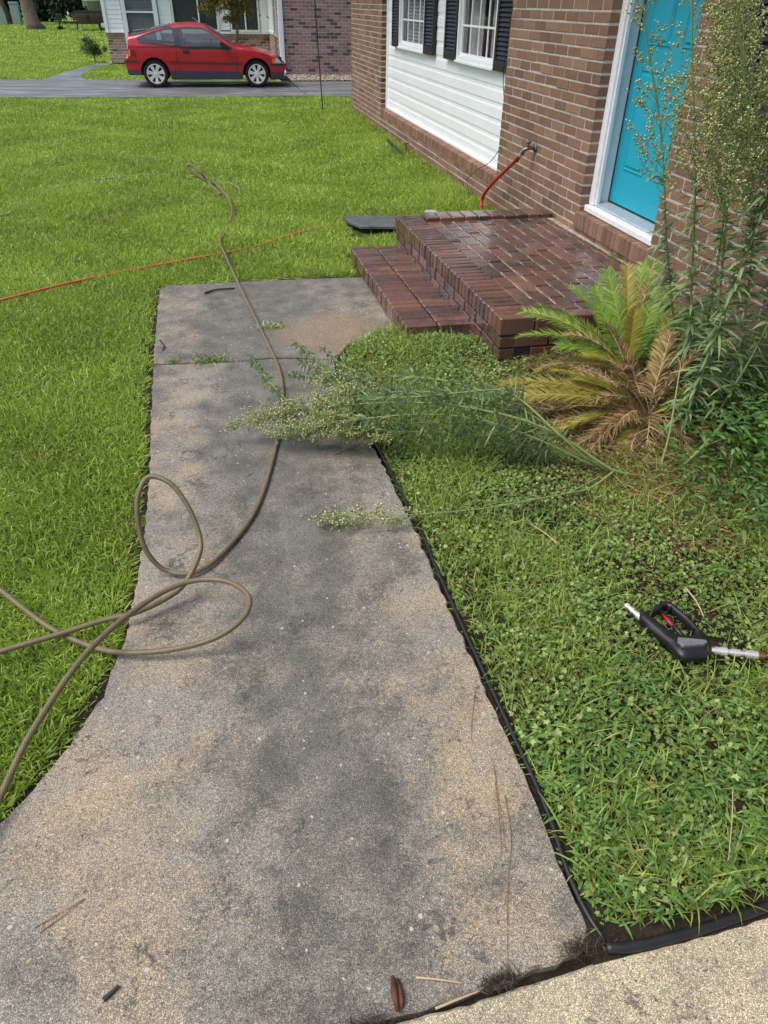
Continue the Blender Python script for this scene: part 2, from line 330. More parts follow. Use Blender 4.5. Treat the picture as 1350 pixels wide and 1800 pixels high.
def blades(P, D, L, W, bend, prof, rnd, G=(0, 0, -1), side=None, roll=None):
    """n ribbons: root P, start direction D, length L, width W, bend towards G; prof = widths along, last one ends in a point"""
    n = len(P); D = unit(D); G = np.array(G, float); G = G if G.ndim == 2 else np.tile(G, (n, 1))
    S = side if side is not None else unit(np.cross(D, rng.normal(size=(n, 3))))
    k = len(prof); ts = np.linspace(0, 1, k+1); V = np.zeros((n, 2*k+1, 3))
    L = np.asarray(L)*np.ones(n); W = np.asarray(W)*np.ones(n); bend = np.asarray(bend)*np.ones(n)
    for i, t in enumerate(ts):
        c = P+D*(L*t)[:, None]+G*(bend*L*t*t)[:, None]
        if i < k: w = (W*prof[i]/2)[:, None]; V[:, 2*i] = c-S*w; V[:, 2*i+1] = c+S*w
        else: V[:, 2*k] = c
    base = (np.arange(n)*(2*k+1))[:, None]; T = []
    for i in range(k-1): T += [(2*i, 2*i+1, 2*i+3), (2*i, 2*i+3, 2*i+2)]
    T.append((2*k-2, 2*k-1, 2*k)); T = np.array(T)
    F = (base[:, :, None]+T[None]).reshape(-1, 3); r = np.repeat(rnd, len(T))
    return V.reshape(-1, 3), F, r
class Acc:
    def __init__(s): s.V = []; s.F = []; s.R = []; s.n = 0
    def add(s, V, F, r): s.V.append(V); s.F.append(F+s.n); s.R.append(r); s.n += len(V); return s
    def build(s, name, mat, parent=None): return fast(name, np.concatenate(s.V), np.concatenate(s.F), mat, np.concatenate(s.R), parent)
def spline(pts, n):
    """Catmull-Rom through points"""
    P = np.array(pts, float); Q = np.vstack([2*P[0]-P[1], P, 2*P[-1]-P[-2]]); out = []
    m = len(P)-1
    for s in np.linspace(0, m, n):
        i = min(int(s), m-1); t = s-i; a, b, c, d = Q[i:i+4]
        out.append(.5*((2*b)+(-a+c)*t+(2*a-5*b+4*c-d)*t*t+(-a+3*b-3*c+d)*t**3))
    return np.array(out)
def ss(x): x = np.clip(x, 0, 1); return x*x*(3-2*x)
def lowf(x, y, s=1.0):
    return .5+.25*np.sin(x*2.1*s+1.3*np.sin(y*1.7*s)+.7)+.25*np.sin(y*2.6*s+1.9*np.sin(x*1.3*s+y*.6*s)+2.1)
# ---------------------------------------------------------------- ground
WR = [(.93, 4.23), (.72, 4.17), (.60, 4.09), (.50, 3.92), (.462, 3.75), (.474, 3.36), (.506, 3.0), (.535, 2.7), (.553, 2.43), (.573, 2.15), (.580, 1.84), (.60, 1.39), (.618, .99), (.612, .76), (.622, .66)]
WL = [(-.56, 5.36), (-.59, 5.25), (-.575, 4.7), (-.545, 3.96), (-.51, 3.2), (-.48, 2.7), (-.473, 2.3), (-.476, 2.06), (-.489, 1.76), (-.535, 1.53), (-.60, 1.37), (-.69, 1.22), (-.82, 1.05), (-1.1, .8), (-1.5, .57)]
WLa = np.array(WL)[::-1]; WRa = np.array(WR)[::-1]
def left_edge(y): return np.interp(y, WLa[:, 1], WLa[:, 0])
def right_edge(y): return np.interp(y, WRa[:, 1], WRa[:, 0])
def gz(x, y):
    x = np.asarray(x, float); y = np.asarray(y, float)
    z = -.03+.10*ss((x-1.0)/1.2)*ss((y-5.6)/1.2)*(1-ss((y-15.5)/1.8))
    bed = ss((x-right_edge(y)-.02)/.15)*ss((4.7-y)/.3)
    return z+bed*(.025+.07*ss((x-1.0)/.8)*ss((y-1.9)/1.0)+.035*ss((y-3.4)/.5))
xs = np.concatenate([[-500, -150, -60, -30, -18], np.linspace(-12, -3, 19), np.linspace(-2.9, 3.4, 85), [4, 6, 9, 20, 60, 200, 500]])
ys = np.concatenate([[-60, -20, -6, -2], np.linspace(-1, 8, 100), np.linspace(8.3, 30, 50), [34, 40, 50, 60, 75, 90, 120, 200, 400, 900]])
X, Y = np.meshgrid(xs, ys); Z = gz(X, Y); nx, ny = len(xs), len(ys)
idx = np.arange(nx*ny).reshape(ny, nx); a, b_, c, d = idx[:-1, :-1].ravel(), idx[:-1, 1:].ravel(), idx[1:, 1:].ravel(), idx[1:, :-1].ravel()
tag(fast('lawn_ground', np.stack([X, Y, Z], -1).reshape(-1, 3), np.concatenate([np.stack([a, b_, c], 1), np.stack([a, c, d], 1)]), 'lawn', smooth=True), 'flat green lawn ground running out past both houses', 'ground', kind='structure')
def rough(pts, step=.025, amp=.0035, closed=True):
    out = []; n = len(pts)
    for i in range(n if closed else n-1):
        p, q = np.array(pts[i]), np.array(pts[(i+1) % n]); L = np.linalg.norm(q-p); k = max(1, int(L/step)); t = (q-p)/L; nn = np.array([-t[1], t[0]])
        for j in range(k): out.append(tuple(p+(q-p)*j/k+nn*random.gauss(0, amp if L < 3 else 0)))
    return out
# soil beds: bare ground showing under the ground cover and under the palm
def patch(name, poly_fn, x0, x1, y0, y1, mat, dz, label, n=60):
    gx = np.linspace(x0, x1, n); gy = np.linspace(y0, y1, int(n*(y1-y0)/(x1-x0))); X, Y = np.meshgrid(gx, gy); Zz = gz(X, Y)+dz+.012*(lowf(X, Y, 9)-.5)
    keep = poly_fn(X, Y); m = keep[:-1, :-1] & keep[1:, 1:] & keep[:-1, 1:] & keep[1:, :-1]; id_ = np.arange(X.size).reshape(X.shape)
    a, b2, c, d = id_[:-1, :-1][m], id_[:-1, 1:][m], id_[1:, 1:][m], id_[1:, :-1][m]
    tag(fast(name, np.stack([X, Y, Zz], -1).reshape(-1, 3), np.concatenate([np.stack([a, b2, c], 1), np.stack([a, c, d], 1)]), mat, smooth=True), label, 'soil', kind='structure')
patch('garden_soil', lambda x, y: (x > right_edge(y)-.03) & (y < 4.3) & (y > .62), .45, 2.6, .6, 4.35, 'soil', .008, 'dark soil of the weedy bed between walkway and house', 110)
patch('mulch_bed', lambda x, y: ((x-1.75)/.75)**2+((y-2.75)/.95)**2 < 1+.35*(lowf(x, y, 5)-.5), .9, 2.6, 1.6, 3.9, 'mulch', .02, 'brown pine straw mulch round the foot of the sago palm', 70)
patch('edge_soil', lambda x, y: ((x > left_edge(y)-.075) & (x < left_edge(y)+.05) & (y < 5.36)) | ((y >= 5.33) & (y < 5.475) & (x > -.62) & (x < .93)), -1.5, 1.0, .7, 5.5, 'soil', .004, 'bare dark soil gap between the lawn and the walkway', 130)
# walkway: two cast slabs with a joint, then the paler pad at the camera's feet
def slab(name, poly, mat, label, z0=-.12, z1=0.0, ch=.006):
    mb = MB(); mb.prism(rough(poly, amp=.0028 if mat == 'walk' else .0012), z0, z1, ch=ch); return tag(mb.build(name, mat), label, 'walkway', kind='structure')
jl = [(-.548, 3.955), (-.30, 3.945), (-.05, 3.93), (.10, 3.95), (.25, 3.925), (.478, 3.865)]
slab('walkway', [(p[0], p[1]) for p in WL[:3]] + [(jl[0][0], jl[0][1]+.011)] + [(p[0], p[1]+.010) for p in jl[1:]] + [(.52, 3.95), (.60, 4.09), (.72, 4.17), (.93, 4.23), (.95, 4.6), (.95, 5.345), (.3, 5.37)], 'walk', 'far slab of the concrete walkway by the brick step')
slab('walkway', [(p[0], p[1]-.011) for p in jl] + WR[4:] + [(.60, .622), (.5, .60), (.387, .588), (.25, .578), (.151, .572), (-.3, .566), (-1.5, .562)] + WL[::-1][1:-3], 'walk', 'long near slab of the stained concrete walkway')
slab('concrete_pad', [(-2.6, .552), (-.3, .554), (.14, .559), (.26, .565), (.40, .573), (.62, .592), (.9, .600), (1.08, .612), (2.6, .67), (2.6, -2.5), (-2.6, -2.5)], 'pad', 'pale concrete pad in the bottom right corner', z1=-.002)
mb = MB(); mb.box((-1.7, .45, -.13), (1.3, .7, -.028)); mb.box((-.56, 3.8, -.13), (.55, 4.05, -.05)); mb.box((.60, .50, -.13), (2.7, .72, -.004)); tag(mb.build('joint_soil', 'soil'), 'dark soil packed into the slab joints', 'soil', kind='structure')
# driveway across the back, path beside it, distant road
def sheet(name, poly, mat, label, z=.0, th=.1):
    mb = MB(); mb.prism(poly, z-th, z, ch=.01); return tag(mb.build(name, mat), label, 'paving', kind='structure')
sheet('driveway', [(-30, 17.93), (1.80, 17.97), (1.66, 21.44), (-3.4, 21.93), (-4.4, 21.96), (-30, 22.0)], 'asphalt', 'wet grey driveway under the red car')
sheet('driveway', [(1.84, 17.97), (9, 17.97), (9, 21.44), (1.70, 21.44)], 'asphalt', 'short driveway slab right of the car beyond the joint')
pth = [(-4.42, 21.99), (-4.36, 23.2), (-4.25, 24.6), (-4.0, 26.4), (-3.77, 27.75), (-3.35, 27.9), (-3.5, 26.6), (-3.72, 25.0), (-3.7, 23.5), (-3.42, 21.97)]
sheet('garden_path', pth, 'asphalt', 'curving wet path from the driveway to the neighbour\'s porch', -.004)
sheet('road', [(-120, 112), (-20.3, 112), (60, 112), (60, 131), (-120, 131)], 'road', 'pale road far behind the lawns', .02, .06)
# black plastic lawn edging, in its two runs
def edging(pts, rad, z, label):
    P = spline([(x+.018, y, z+random.uniform(-.0015, .0015)) for x, y in pts], len(pts)*5)
    mb = MB(); mb.tube(P, rad, 8); P2 = P.copy(); P2[:, 2] -= rad*1.4; P2[:, 0] += .006
    for i in range(len(P)-1):
        p, q = P[i], P[i+1]; mb.add([(p[0]-.003, p[1], p[2]), (q[0]-.003, q[1], q[2]), (q[0]-.003, q[1], q[2]-.07), (p[0]-.003, p[1], p[2]-.07), (p[0]+.004, p[1], p[2]), (q[0]+.004, q[1], q[2]), (q[0]+.004, q[1], q[2]-.07), (p[0]+.004, p[1], p[2]-.07)], [(0, 1, 2, 3), (7, 6, 5, 4)])
    return tag(mb.build('lawn_edging', 'black', smooth=True), label, 'edging', 'black plastic garden edging')
edging(WR[3:-2]+[(.608, .80), (.612, .70), (.628, .628)], .0072, -.003, 'black plastic edging running along the right side of the walkway')
edging([(.622, .612), (.68, .604), (.75, .605), (.83, .609), (.95, .619), (1.10, .635), (1.5, .69)], .0125, .002, 'thicker black edging between the weeds and the pale concrete pad')
# ---------------------------------------------------------------- the brick house
HROOT = empty('brick_house', (2.52, 4.0, 0), .02, 'brown brick house with white siding, black shutters and a turquoise door', 'house')
CO = .0693; BL = .2280
def brick_rect(mb, u0, u1, z0, z1, w=0.0, dep=.09, co=CO, bl=BL, along=1, mort=True, dark=0.0, joint=.0115, sgn=1, off=0.0):
    """stretcher bond on a plane; along=1: runs in y, faces -x; along=0: runs in x, faces -y"""
    k0 = int(math.floor(z0/co+1e-6)); k1 = int(math.ceil(z1/co-1e-6))
    for k in range(k0, k1):
        za, zb = max(k*co+joint/2, z0), min((k+1)*co-joint/2, z1)
        if zb-za < .02: continue
        s = (k % 2)*bl/2+off; i = math.floor((u0-s)/bl)
        while i*bl+s < u1:
            a = max(i*bl+s+joint/2, u0); b = min((i+1)*bl+s-joint/2, u1); i += 1
            if a-u0 < .045 and a > u0: a = u0
            if u1-b < .045: b = u1
            if b-a < .02: continue
            j = random.gauss(0, .0013); r = random.random()
            if dark: r = random.uniform(0, .13) if random.random() < dark else random.uniform(.2, 1)
            za2, zb2 = za+random.gauss(0, .0008), zb+random.gauss(0, .0008)
            if along == 1: mb.box((w+j, a, za2), (w+dep, b, zb2), 0, r, .003)
            else: mb.box((a, w+j, za2), (b, w+dep, zb2), 0, r, .003)
    if mort:
        if along == 1: mb.box((w+.004, u0+.001, z0), (w+dep+.01, u1-.001, z1), 1)
        else: mb.box((u0+.001, w+.007, z0), (u1-.001, w+dep+.01, z1), 1)
mb = MB(); TOP = 2.6
for (u0, u1, z0, z1) in [(8.4, 11.0, 0, TOP), (3.05, 8.4, 0, .26), (1.235, 3.05, 0, TOP), (.2, 1.235, 0, .335), (.2, 1.235, 2.56, TOP), (-.62, .2, 0, TOP), (-1.6, -.62, 0, 1.2), (-1.6, -.62, 2.35, TOP), (-7, -1.6, 0, TOP)]:
    brick_rect(mb, u0, u1, z0, z1)
wall = mb.build('wall', ['brick', 'mortar'], HROOT)
mb = MB(); brick_rect(mb, .0, 8, 0, TOP, w=-7.0, along=0); mb.build('wall', ['brick', 'mortar'], HROOT)
mb = MB()                                    # rowlock ledge under the siding: sloping top bricks
u = 3.055
while u < 8.39:
    j = random.gauss(0, .001); n0 = len(mb.v); mb.box((-.004+j, u, .262), (.11, min(u+.058, 8.398), .365), 0, random.random(), .003)
    for i in range(n0, len(mb.v)):
        p = mb.v[i]
        if p[2] > .3: mb.v[i] = (p[0], p[1], p[2]-.012+p[0]*.22)
    u += CO
mb.box((.004, 3.052, .262), (.115, 8.398, .345), 1)
mb.build('ledge', ['brick', 'mortar'], HROOT)
mb = MB()                                    # core, roof and eaves
mb.box((.36, -6.9, 0), (8, 10.95, TOP), 0); mb.build('inner_wall', 'siding', HROOT)
mb = MB(); prof = [(-.45, 2.62), (3.9, 4.4), (8.4, 2.62), (8.4, 2.70), (3.9, 4.52), (-.45, 2.72)]
mb.prism(prof, -7.3, 11.3, f=lambda a, b, c: (a, c, b)); rf = mb.build('roof', 'roof', HROOT)
mb = MB(); mb.box((-.45, -7.3, 2.60), (.4, 11.3, 2.618)); mb.box((-.47, -7.3, 2.58), (-.452, 11.3, 2.74)); mb.build('soffit', 'soffit', HROOT)
# vinyl siding with two window openings
WIN = [(6.15, 7.5, 'far'), (3.55, 4.75, 'near')]; ZS = 1.2
mb = MB(); k = 0; zz = .39
while zz < TOP:
    cuts = [(3.05, 8.32)] if zz < ZS-.03 else [(3.05, 3.55), (4.75, 6.15), (7.5, 8.32)]
    for (a, b) in cuts:
        P = [(.145, zz), (.0935, zz), (.0945, zz+.084), (.099, zz+.100), (.1, zz+.1355), (.145, zz+.1355)]
        mb.prism(P, a, b, f=lambda p, q, r: (p, r, q))
    zz += .135
mb.box((.074, 8.32, .36), (.15, 8.398, TOP)); mb.box((.07, 3.052, .362), (.15, 8.32, .389))
mb.box((.15, 3.05, .3), (.17, 3.55, TOP)); mb.box((.15, 4.75, .3), (.17, 6.15, TOP)); mb.box((.15, 7.5, .3), (.17, 8.4, TOP)); mb.box((.15, 3.05, .3), (.17, 8.4, 1.2))
mb.build('siding', 'siding', HROOT)
def window(u0, u1, z0, z1, cols, rows, parent, kind, w=.05, f=None, fw=.034):
    fr = MB()
    def B(m, lo, hi, mi=0): m.box(lo, hi, mi, ch=.002)
    B(fr, (w, u0, z0), (w+.1, u0+fw, z1)); B(fr, (w, u1-fw, z0), (w+.1, u1, z1)); B(fr, (w, u0+fw, z0), (w+.1, u1-fw, z0+fw)); B(fr, (w, u0+fw, z1-fw), (w+.1, u1-fw, z1))
    B(fr, (w-.015, u0-.02, z0-.022), (w+.05, u1+.02, z0-.001))
    a, b, c, d = u0+fw+.002, u1-fw-.002, z0+fw+.002, z1-fw-.002; s = .03; ww = w+.03; zm = (c+d)/2
    for (e, g, q) in ((c, zm, 0), (zm, d, -.012)):
        B(fr, (ww+q, a, e), (ww+.03+q, a+s, g-.001)); B(fr, (ww+q, b-s, e), (ww+.03+q, b, g-.001)); B(fr, (ww+q, a+s, e), (ww+.03+q, b-s, e+s)); B(fr, (ww+q, a+s, g-s), (ww+.03+q, b-s, g-.001))
    o = fr.build('window', 'white', parent)
    mt = MB(); t = .009
    for i in range(1, cols): uu = a+s+(b-a-2*s)*i/cols; mt.box((ww+.006, uu-t, c+s), (ww+.02, uu+t, d-s), ch=.002)
    for (e, g) in ((c, zm), (zm, d)):
        for j in range(1, rows): zz = e+s+(g-e-2*s)*j/rows; mt.box((ww+.0075, a+s, zz-t), (ww+.0185, b-s, zz+t), ch=.002)
    mt.build('muntin', 'white', o)
    g = MB(); g.box((ww+.021, a+s, c+s), (ww+.025, b-s, d-s)); g.build('pane', 'glass', o)
    cu = MB()
    if kind == 'blind':
        zz = c+.02
        while zz < d: cu.add([(ww+.07, a, zz), (ww+.07, b, zz), (ww+.09, b, zz+.034), (ww+.09, a, zz+.034), (ww+.072, a, zz), (ww+.072, b, zz), (ww+.092, b, zz+.034), (ww+.092, a, zz+.034)], [(0, 1, 2, 3), (7, 6, 5, 4), (0, 4, 5, 1)]); zz += .038
        cu.build('blind', 'blind', o)
    else:
        for (e, g2) in ((a, a+(b-a)*.36), (a+(b-a)*.62, b)):
            n = 60; V = []; 
            for i in range(n+1):
                uu = e+(g2-e)*i/n; off = .014*math.sin(i*.9)+.008*math.sin(i*2.3); V += [(ww+.10+off, uu, c), (ww+.10+off, uu, d)]
            cu.add(V, [(2*i, 2*i+2, 2*i+3, 2*i+1) for i in range(n)])
        cu.build('curtain', 'curtain', o, smooth=True)
    dk = MB(); dk.box((w+.29, u0, z0), (w+.30, u1, z1)); dk.build('room_backing', 'dark', o)
    return o
window(6.15, 7.5, 1.2, 2.35, 4, 2, HROOT, 'blind'); window(3.55, 4.75, 1.2, 2.35, 4, 2, HROOT, 'curtain'); window(-1.6, -.62, 1.2, 2.35, 3, 3, HROOT, 'curtain')
def shutter(u0, u1, z0, z1, w0, parent):
    m = MB(); t = .045; w1 = w0+.035
    m.box((w0, u0, z0), (w1, u0+t, z1), ch=.004); m.box((w0, u1-t, z0), (w1, u1, z1), ch=.004)
    m.box((w0+.001, u0+t, z0), (w1, u1-t, z0+.085), ch=.003); m.box((w0+.001, u0+t, z1-.06), (w1, u1-t, z1), ch=.003); m.box((w1-.008, u0+t, z0+.08), (w1-.001, u1-t, z1-.05))
    zz = z0+.095
    while zz < z1-.07:
        m.add([(w0+.004, u0+t, zz), (w0+.004, u1-t, zz), (w0+.024, u1-t, zz+.032), (w0+.024, u0+t, zz+.032), (w0+.010, u0+t, zz-.004), (w0+.010, u1-t, zz-.004), (w0+.03, u1-t, zz+.028), (w0+.03, u0+t, zz+.028)],
              [(0, 3, 2, 1), (4, 5, 6, 7), (0, 1, 5, 4), (2, 3, 7, 6)]); zz += .036
    return m.build('shutter', 'shutter', parent)
for (a, b, w0) in ((7.52, 7.90, .04), (5.70, 6.13, .04), (4.77, 5.22, .04), (3.10, 3.53, .04), (-.61, -.23, -.04), (-2.0, -1.62, -.04)): shutter(a, b, 1.185, 2.37, w0, HROOT)
# door: frame, sill, six-panel slab
mb = MB()
for (a, b, sg) in ((1.165, 1.233, 1), (.202, .27, -1)):
    mb.box((.068, a, .50), (.105, b, 2.55), ch=.004)
    i0, i1 = (a-.018, a-.001) if sg > 0 else (b+.001, b+.018)
    mb.box((.083, i0, .50), (.11, i1, 2.5), ch=.003)
    j0, j1 = (a+.005, b) if sg > 0 else (a, b-.005)
    mb.box((.106, j0+(.02 if sg > 0 else 0), .50), (.26, j1-(0 if sg > 0 else .02), 2.55), ch=.002)
mb.box((.035, .202, 2.5), (.26, 1.233, 2.558), ch=.003)
mb.build('door_frame', 'white', HROOT)
mb = MB(); mb.box((.035, .205, .452), (.12, 1.231, .497), 0, ch=.007)
n0 = len(mb.v); mb.box((.085, .215, .4975), (.24, 1.19, .512), 1, ch=.002)
for i in range(n0, len(mb.v)): p = mb.v[i]; mb.v[i] = (p[0], p[1], p[2]+(p[0]-.03)*.05)
mb.build('door_sill', ['white', 'alum'], HROOT)
mb = MB(); u = .205
while u < 1.21: mb.box((-.018+random.gauss(0, .0015), u, .336), (.11, u+.058, .449), 0, random.random(), .006); u += .0665
mb.box((-.01, .203, .337), (.12, 1.232, .440), 1); mb.build('sill_bricks', ['brick', 'mortar'], HROOT)
mb = MB(); du0, du1 = .25, 1.182
mb.box((.20, du0, .53), (.24, du1, 2.5), ch=.003)
def moulding(m, u0, u1, z0, z1, w):
    def fr(t0, t1, d0, d1):
        o = [(w-d0, u0+t0, z0+t0), (w-d0, u1-t0, z0+t0), (w-d0, u1-t0, z1-t0), (w-d0, u0+t0, z1-t0)]; i = [(w-d1, u0+t1, z0+t1), (w-d1, u1-t1, z0+t1), (w-d1, u1-t1, z1-t1), (w-d1, u0+t1, z1-t1)]
        m.add(o+i, [(k, 4+k, 4+(k+1) % 4, (k+1) % 4) for k in range(4)])
    fr(0, .006, 0.0003, .010); fr(.006, .013, .010, .0005); fr(.013, .022, .0005, .0005); fr(.022, .034, .0005, .012); q = .034; m.add([(w-.012, u0+q, z0+q), (w-.012, u1-q, z0+q), (w-.012, u1-q, z1-q), (w-.012, u0+q, z1-q)], [(0, 3, 2, 1)])
for (a, b) in ((.36, .64), (.79, 1.06)):
    for (c, d) in ((.76, 1.36), (1.49, 2.12), (2.2, 2.4)): moulding(mb, a, b, c, d, .20)
dr = mb.build('door', 'teal', HROOT)
mb = MB(); mb.box((.196, du1, .512), (.206, du1+.012, 2.5)); mb.box((.196, du0-.01, .516), (.24, du1, .529)); mb.build('weatherstrip', 'black', dr)
mb = MB(); mb.lathe([(.001, .06), (.026, .055), (.028, .03), (.012, .02), (.012, 0), (.03, 0)], c=(.14, .31, 1.40), axis=0, n=16); mb.build('handle', 'brass', dr, smooth=True)
# ---------------------------------------------------------------- brick porch and step (laid brick by brick)
PROOT = empty('brick_porch', (2.52, 4.0, 0), .02, 'wet reddish brick porch platform below the turquoise door', 'porch')
def w0(u): return -1.205-.028*u
mb = MB(); u = -.46; PU1 = 1.85
while u < PU1-.03:
    x = w0(u); dz = random.gauss(0, .0012); mb.box((x+random.gauss(0, .002), u+.005, .222), (x+.197, u+.0605, .32+dz), 0, random.random(), .007); u += .0664
n0 = len(mb.v)
for z0, z1, ph in ((.152, .213, 0), (.084, .145, .1), (.016, .077, 0), (-.05, .009, .1)):
    q = -.46+ph-.2
    while q < PU1:
        a, b = max(q, -.455), min(q+.195, PU1-.005)
        if b-a > .02: x = w0((a+b)/2)+.008; mb.box((x, a, z0), (x+.09, b, z1), 0, random.random(), .004)
        q += .2035
    for end in (-.46, PU1):                        # near and far end walls of the platform
        q = -1.19+ph+(.09 if end < 0 else .09)
        while q < -.02:
            a, b = q, min(q+.195, -.01); y0 = end+(.004 if end < 0 else -.094)
            if b-a > .02: mb.box((a, y0, z0), (b, y0+.09, z1), 0, random.random(), .004)
            q += .2035
q = -1.19+.2
while q < -.02: mb.box((q, -.457, .2225), (min(q+.195, -.01), -.36, .3135), 0, random.random(), .005); q += .2035
mb.box((-1.0, -.36, -.05), (-.002, PU1-.006, .305), 1); mb.box((-1.185, -.452, -.05), (-1.001, PU1-.006, .294), 2)
def core_x(m, n0): pass
mb.build('platform', ['wetbrick', 'wetmortar', 'darkmortar'], PROOT)
mb = MB(); row = 0; x = -1.0
while x < -.03:
    wd = min(.0965, -.005-x); q = -.36+(row % 2)*.1-.2
    while q < 1.64:
        a, b = max(q, -.352), min(q+.196, 1.64)
        if b-a > .025:
            z = .314+random.gauss(0, .0018); n0 = len(mb.v); xx = w0((a+b)/2)+.205+(x+1.0)*.985
            mb.box((xx, a+.002, .26), (xx+wd-.004, b-.002, z), 0, random.random(), .005)
        q += .2045
    x += .1055; row += 1
x = -1.045
while x < -.03: mb.box((x, 1.655+random.gauss(0, .002), .27), (min(x+.096, -.005), PU1-.002, .337+random.gauss(0, .0015)), 0, random.random(), .006); x += .1045
mb.build('paving', ['wetbrick', 'wetmortar'], PROOT)
SROOT = empty('brick_step', (2.52, 4.0, 0), .02, 'low dark red brick step between the walkway and the porch', 'step')
mb = MB(); u = .03
while u < 1.70:
    for (a, b) in ((-1.612, -1.417), (-1.408, -1.205)):
        xo = -.02*(u-.8) if a < -1.5 else -.024*(u-.8); mb.box((a+xo+random.gauss(0, .002), u, .022), (b+xo, u+.0555, .12+random.gauss(0, .0015)), 0, random.random(), .007)
    u += .0666
for z0, z1, ph in ((-.05, .014, .08),):
    q = .03
    while q < 1.69: mb.box((-1.60, q, z0), (-1.51, min(q+.195, 1.69), z1), 0, random.random(), .004); q += .2035
mb.box((-1.595, .034, -.05), (-1.21, 1.69, .098), 1); mb.build('tread', ['wetbrick', 'darkmortar'], SROOT)
# ---------------------------------------------------------------- neighbour's house
NR = empty('brick_house', (1.6, 23.3, 0), 0, 'neighbour\'s pinkish brick house with white siding behind the red car', 'house')
mb = MB(); kw = dict(co=.077, bl=.215, dark=.2, joint=.012)
brick_rect(mb, .0, 9, 0, 2.7, w=0.0, along=0, **kw); brick_rect(mb, .0, 4.5, 0, .85, w=0.0, along=1, **kw); brick_rect(mb, .0, .55, .85, 2.7, w=0.0, along=1, mort=True, **kw); brick_rect(mb, 1.6, 2.0, .85, 2.7, w=0.0, along=1, **kw)
kw['dark'] = .3
brick_rect(mb, -5.0, -4.45, 0, .72, w=4.5, along=0, **kw); brick_rect(mb, -3.35, -.0, 0, .72, w=4.5, along=0, **kw); brick_rect(mb, 4.5, 12, 0, .72, w=-5.0, along=1, **kw)
for (a, b) in ((-5.04, -4.42), (-3.37, -.0)):
    q = a
    while q < b-.02: mb.box((q, 4.46, .725), (min(q+.068, b), 4.56, .80), 0, random.uniform(.2, 1), .004); q += .078
mb.build('wall', ['nbrick', 'nmortar'], NR)
mb = MB(); mb.box((.12, .12, 0), (9, 9, 2.7)); mb.box((-4.9, 4.62, 0), (.12, 9, 2.7)); mb.build('inner_wall', 'siding', NR)
mb = MB()
def lap(m, a, b, z0, z1, y, st=.115):
    z = z0
    while z < z1-.01: P = [(y+.06, z), (y-.012, z), (y, z+st), (y+.06, z+st)]; m.prism(P, a, b, f=lambda p, q, r: (r, p, q)); z += st
lap(mb, -4.95, -4.47, .82, 2.6, 4.5); lap(mb, -3.35, -2.98, .82, 2.6, 4.5); lap(mb, -1.50, -1.22, .9, 2.6, 4.5)
mb.box((-5.02, 4.45, .80), (-4.93, 4.56, 2.65)); mb.box((-5.02, 4.44, .802), (-4.42, 4.56, .818)); mb.box((-3.37, 4.44, .802), (0, 4.56, .86)); mb.box((-1.56, 4.46, .86), (-1.5, 4.54, 2.6)); mb.box((-.26, 4.47, .86), (-.0, 4.54, 2.6))
mb.build('siding', 'siding', NR)
def flatwin(name, a, b, z0, z1, y, parent, bars=(), vert=(), blind='v', fr=.06, low=None):
    m = MB(); m.box((a, y-.05, z0), (a+fr, y+.05, z1)); m.box((b-fr, y-.05, z0), (b, y+.05, z1)); m.box((a+fr, y-.05, z0), (b-fr, y+.05, z0+fr)); m.box((a+fr, y-.05, z1-fr), (b-fr, y+.05, z1))
    for z in bars: m.box((a+fr, y-.04, z-.025), (b-fr, y+.03, z+.025))
    for v in vert: m.box((v-.022, y-.04, z0+fr), (v+.022, y+.03, z1-fr))
    if low: m.box((a+fr, y-.03, z0+fr), (b-fr, y+.04, low))
    o = m.build(name, 'white', parent)
    g = MB(); g.box((a+fr, y+.0, z0+fr), (b-fr, y+.006, z1-fr)); g.build('pane', 'glass', o)
    s = MB()
    if blind == 'v':
        x = a+fr
        while x < b-fr: s.add([(x, y+.05, z0), (x+.075, y+.075, z0), (x+.075, y+.075, z1), (x, y+.05, z1)], [(0, 1, 2, 3)]); x += .085
    else:
        z = z0
        while z < z1: s.add([(a, y+.045, z), (b, y+.045, z), (b, y+.06, z+.03), (a, y+.06, z+.03)], [(0, 1, 2, 3)]); z += .036
    s.build('blind', 'curtain2' if blind == 'v' else 'blind2', o)
    d = MB(); d.box((a, y+.09, z0), (b, y+.10, z1)); d.build('room_backing', 'dark', o); return o
M['curtain2'] = plain('dark_blinds', (.13, .15, .15), .7); M['blind2'] = plain('grey_blinds', (.36, .40, .40), .6)
flatwin('door', -4.45, -3.38, .05, 2.2, 4.46, NR, bars=(1.34,), blind='h', fr=.13, low=.3)
flatwin('window', -2.96, -1.56, .86, 2.3, 4.47, NR, vert=(-2.15,), fr=.05); flatwin('window', -1.20, -.28, .86, 2.3, 4.47, NR, vert=(-.72,), fr=.05)
mb = MB(); mb.box((-.03, .62, .86), (.05, .69, 2.4)); mb.box((-.03, 1.5, .86), (.05, 1.57, 2.4)); mb.box((-.03, .69, .86), (.05, 1.5, .92)); mb.box((-.028, .69, 1.5), (.05, 1.5, 1.55)); o = mb.build('window', 'white', NR)
mb = MB(); mb.box((.01, .69, .92), (.03, 1.5, 2.4)); mb.build('pane', 'blind2', o)
mb = MB(); mb.box((-.03, 2.0, .85), (.09, 4.45, .92)); lapm = mb
z = .92
while z < 2.6: mb.box((-.0, 2.0, z), (.09, 4.45, z+.115), ch=.006); z += .117
mb.build('siding', 'siding', NR)
mb = MB(); mb.box((-.0, -.09, .12), (.13, -.005, 2.6), ch=.012); mb.box((-.0, -.3, .05), (.13, -.005, .12), ch=.012); mb.build('downspout', 'white', NR)
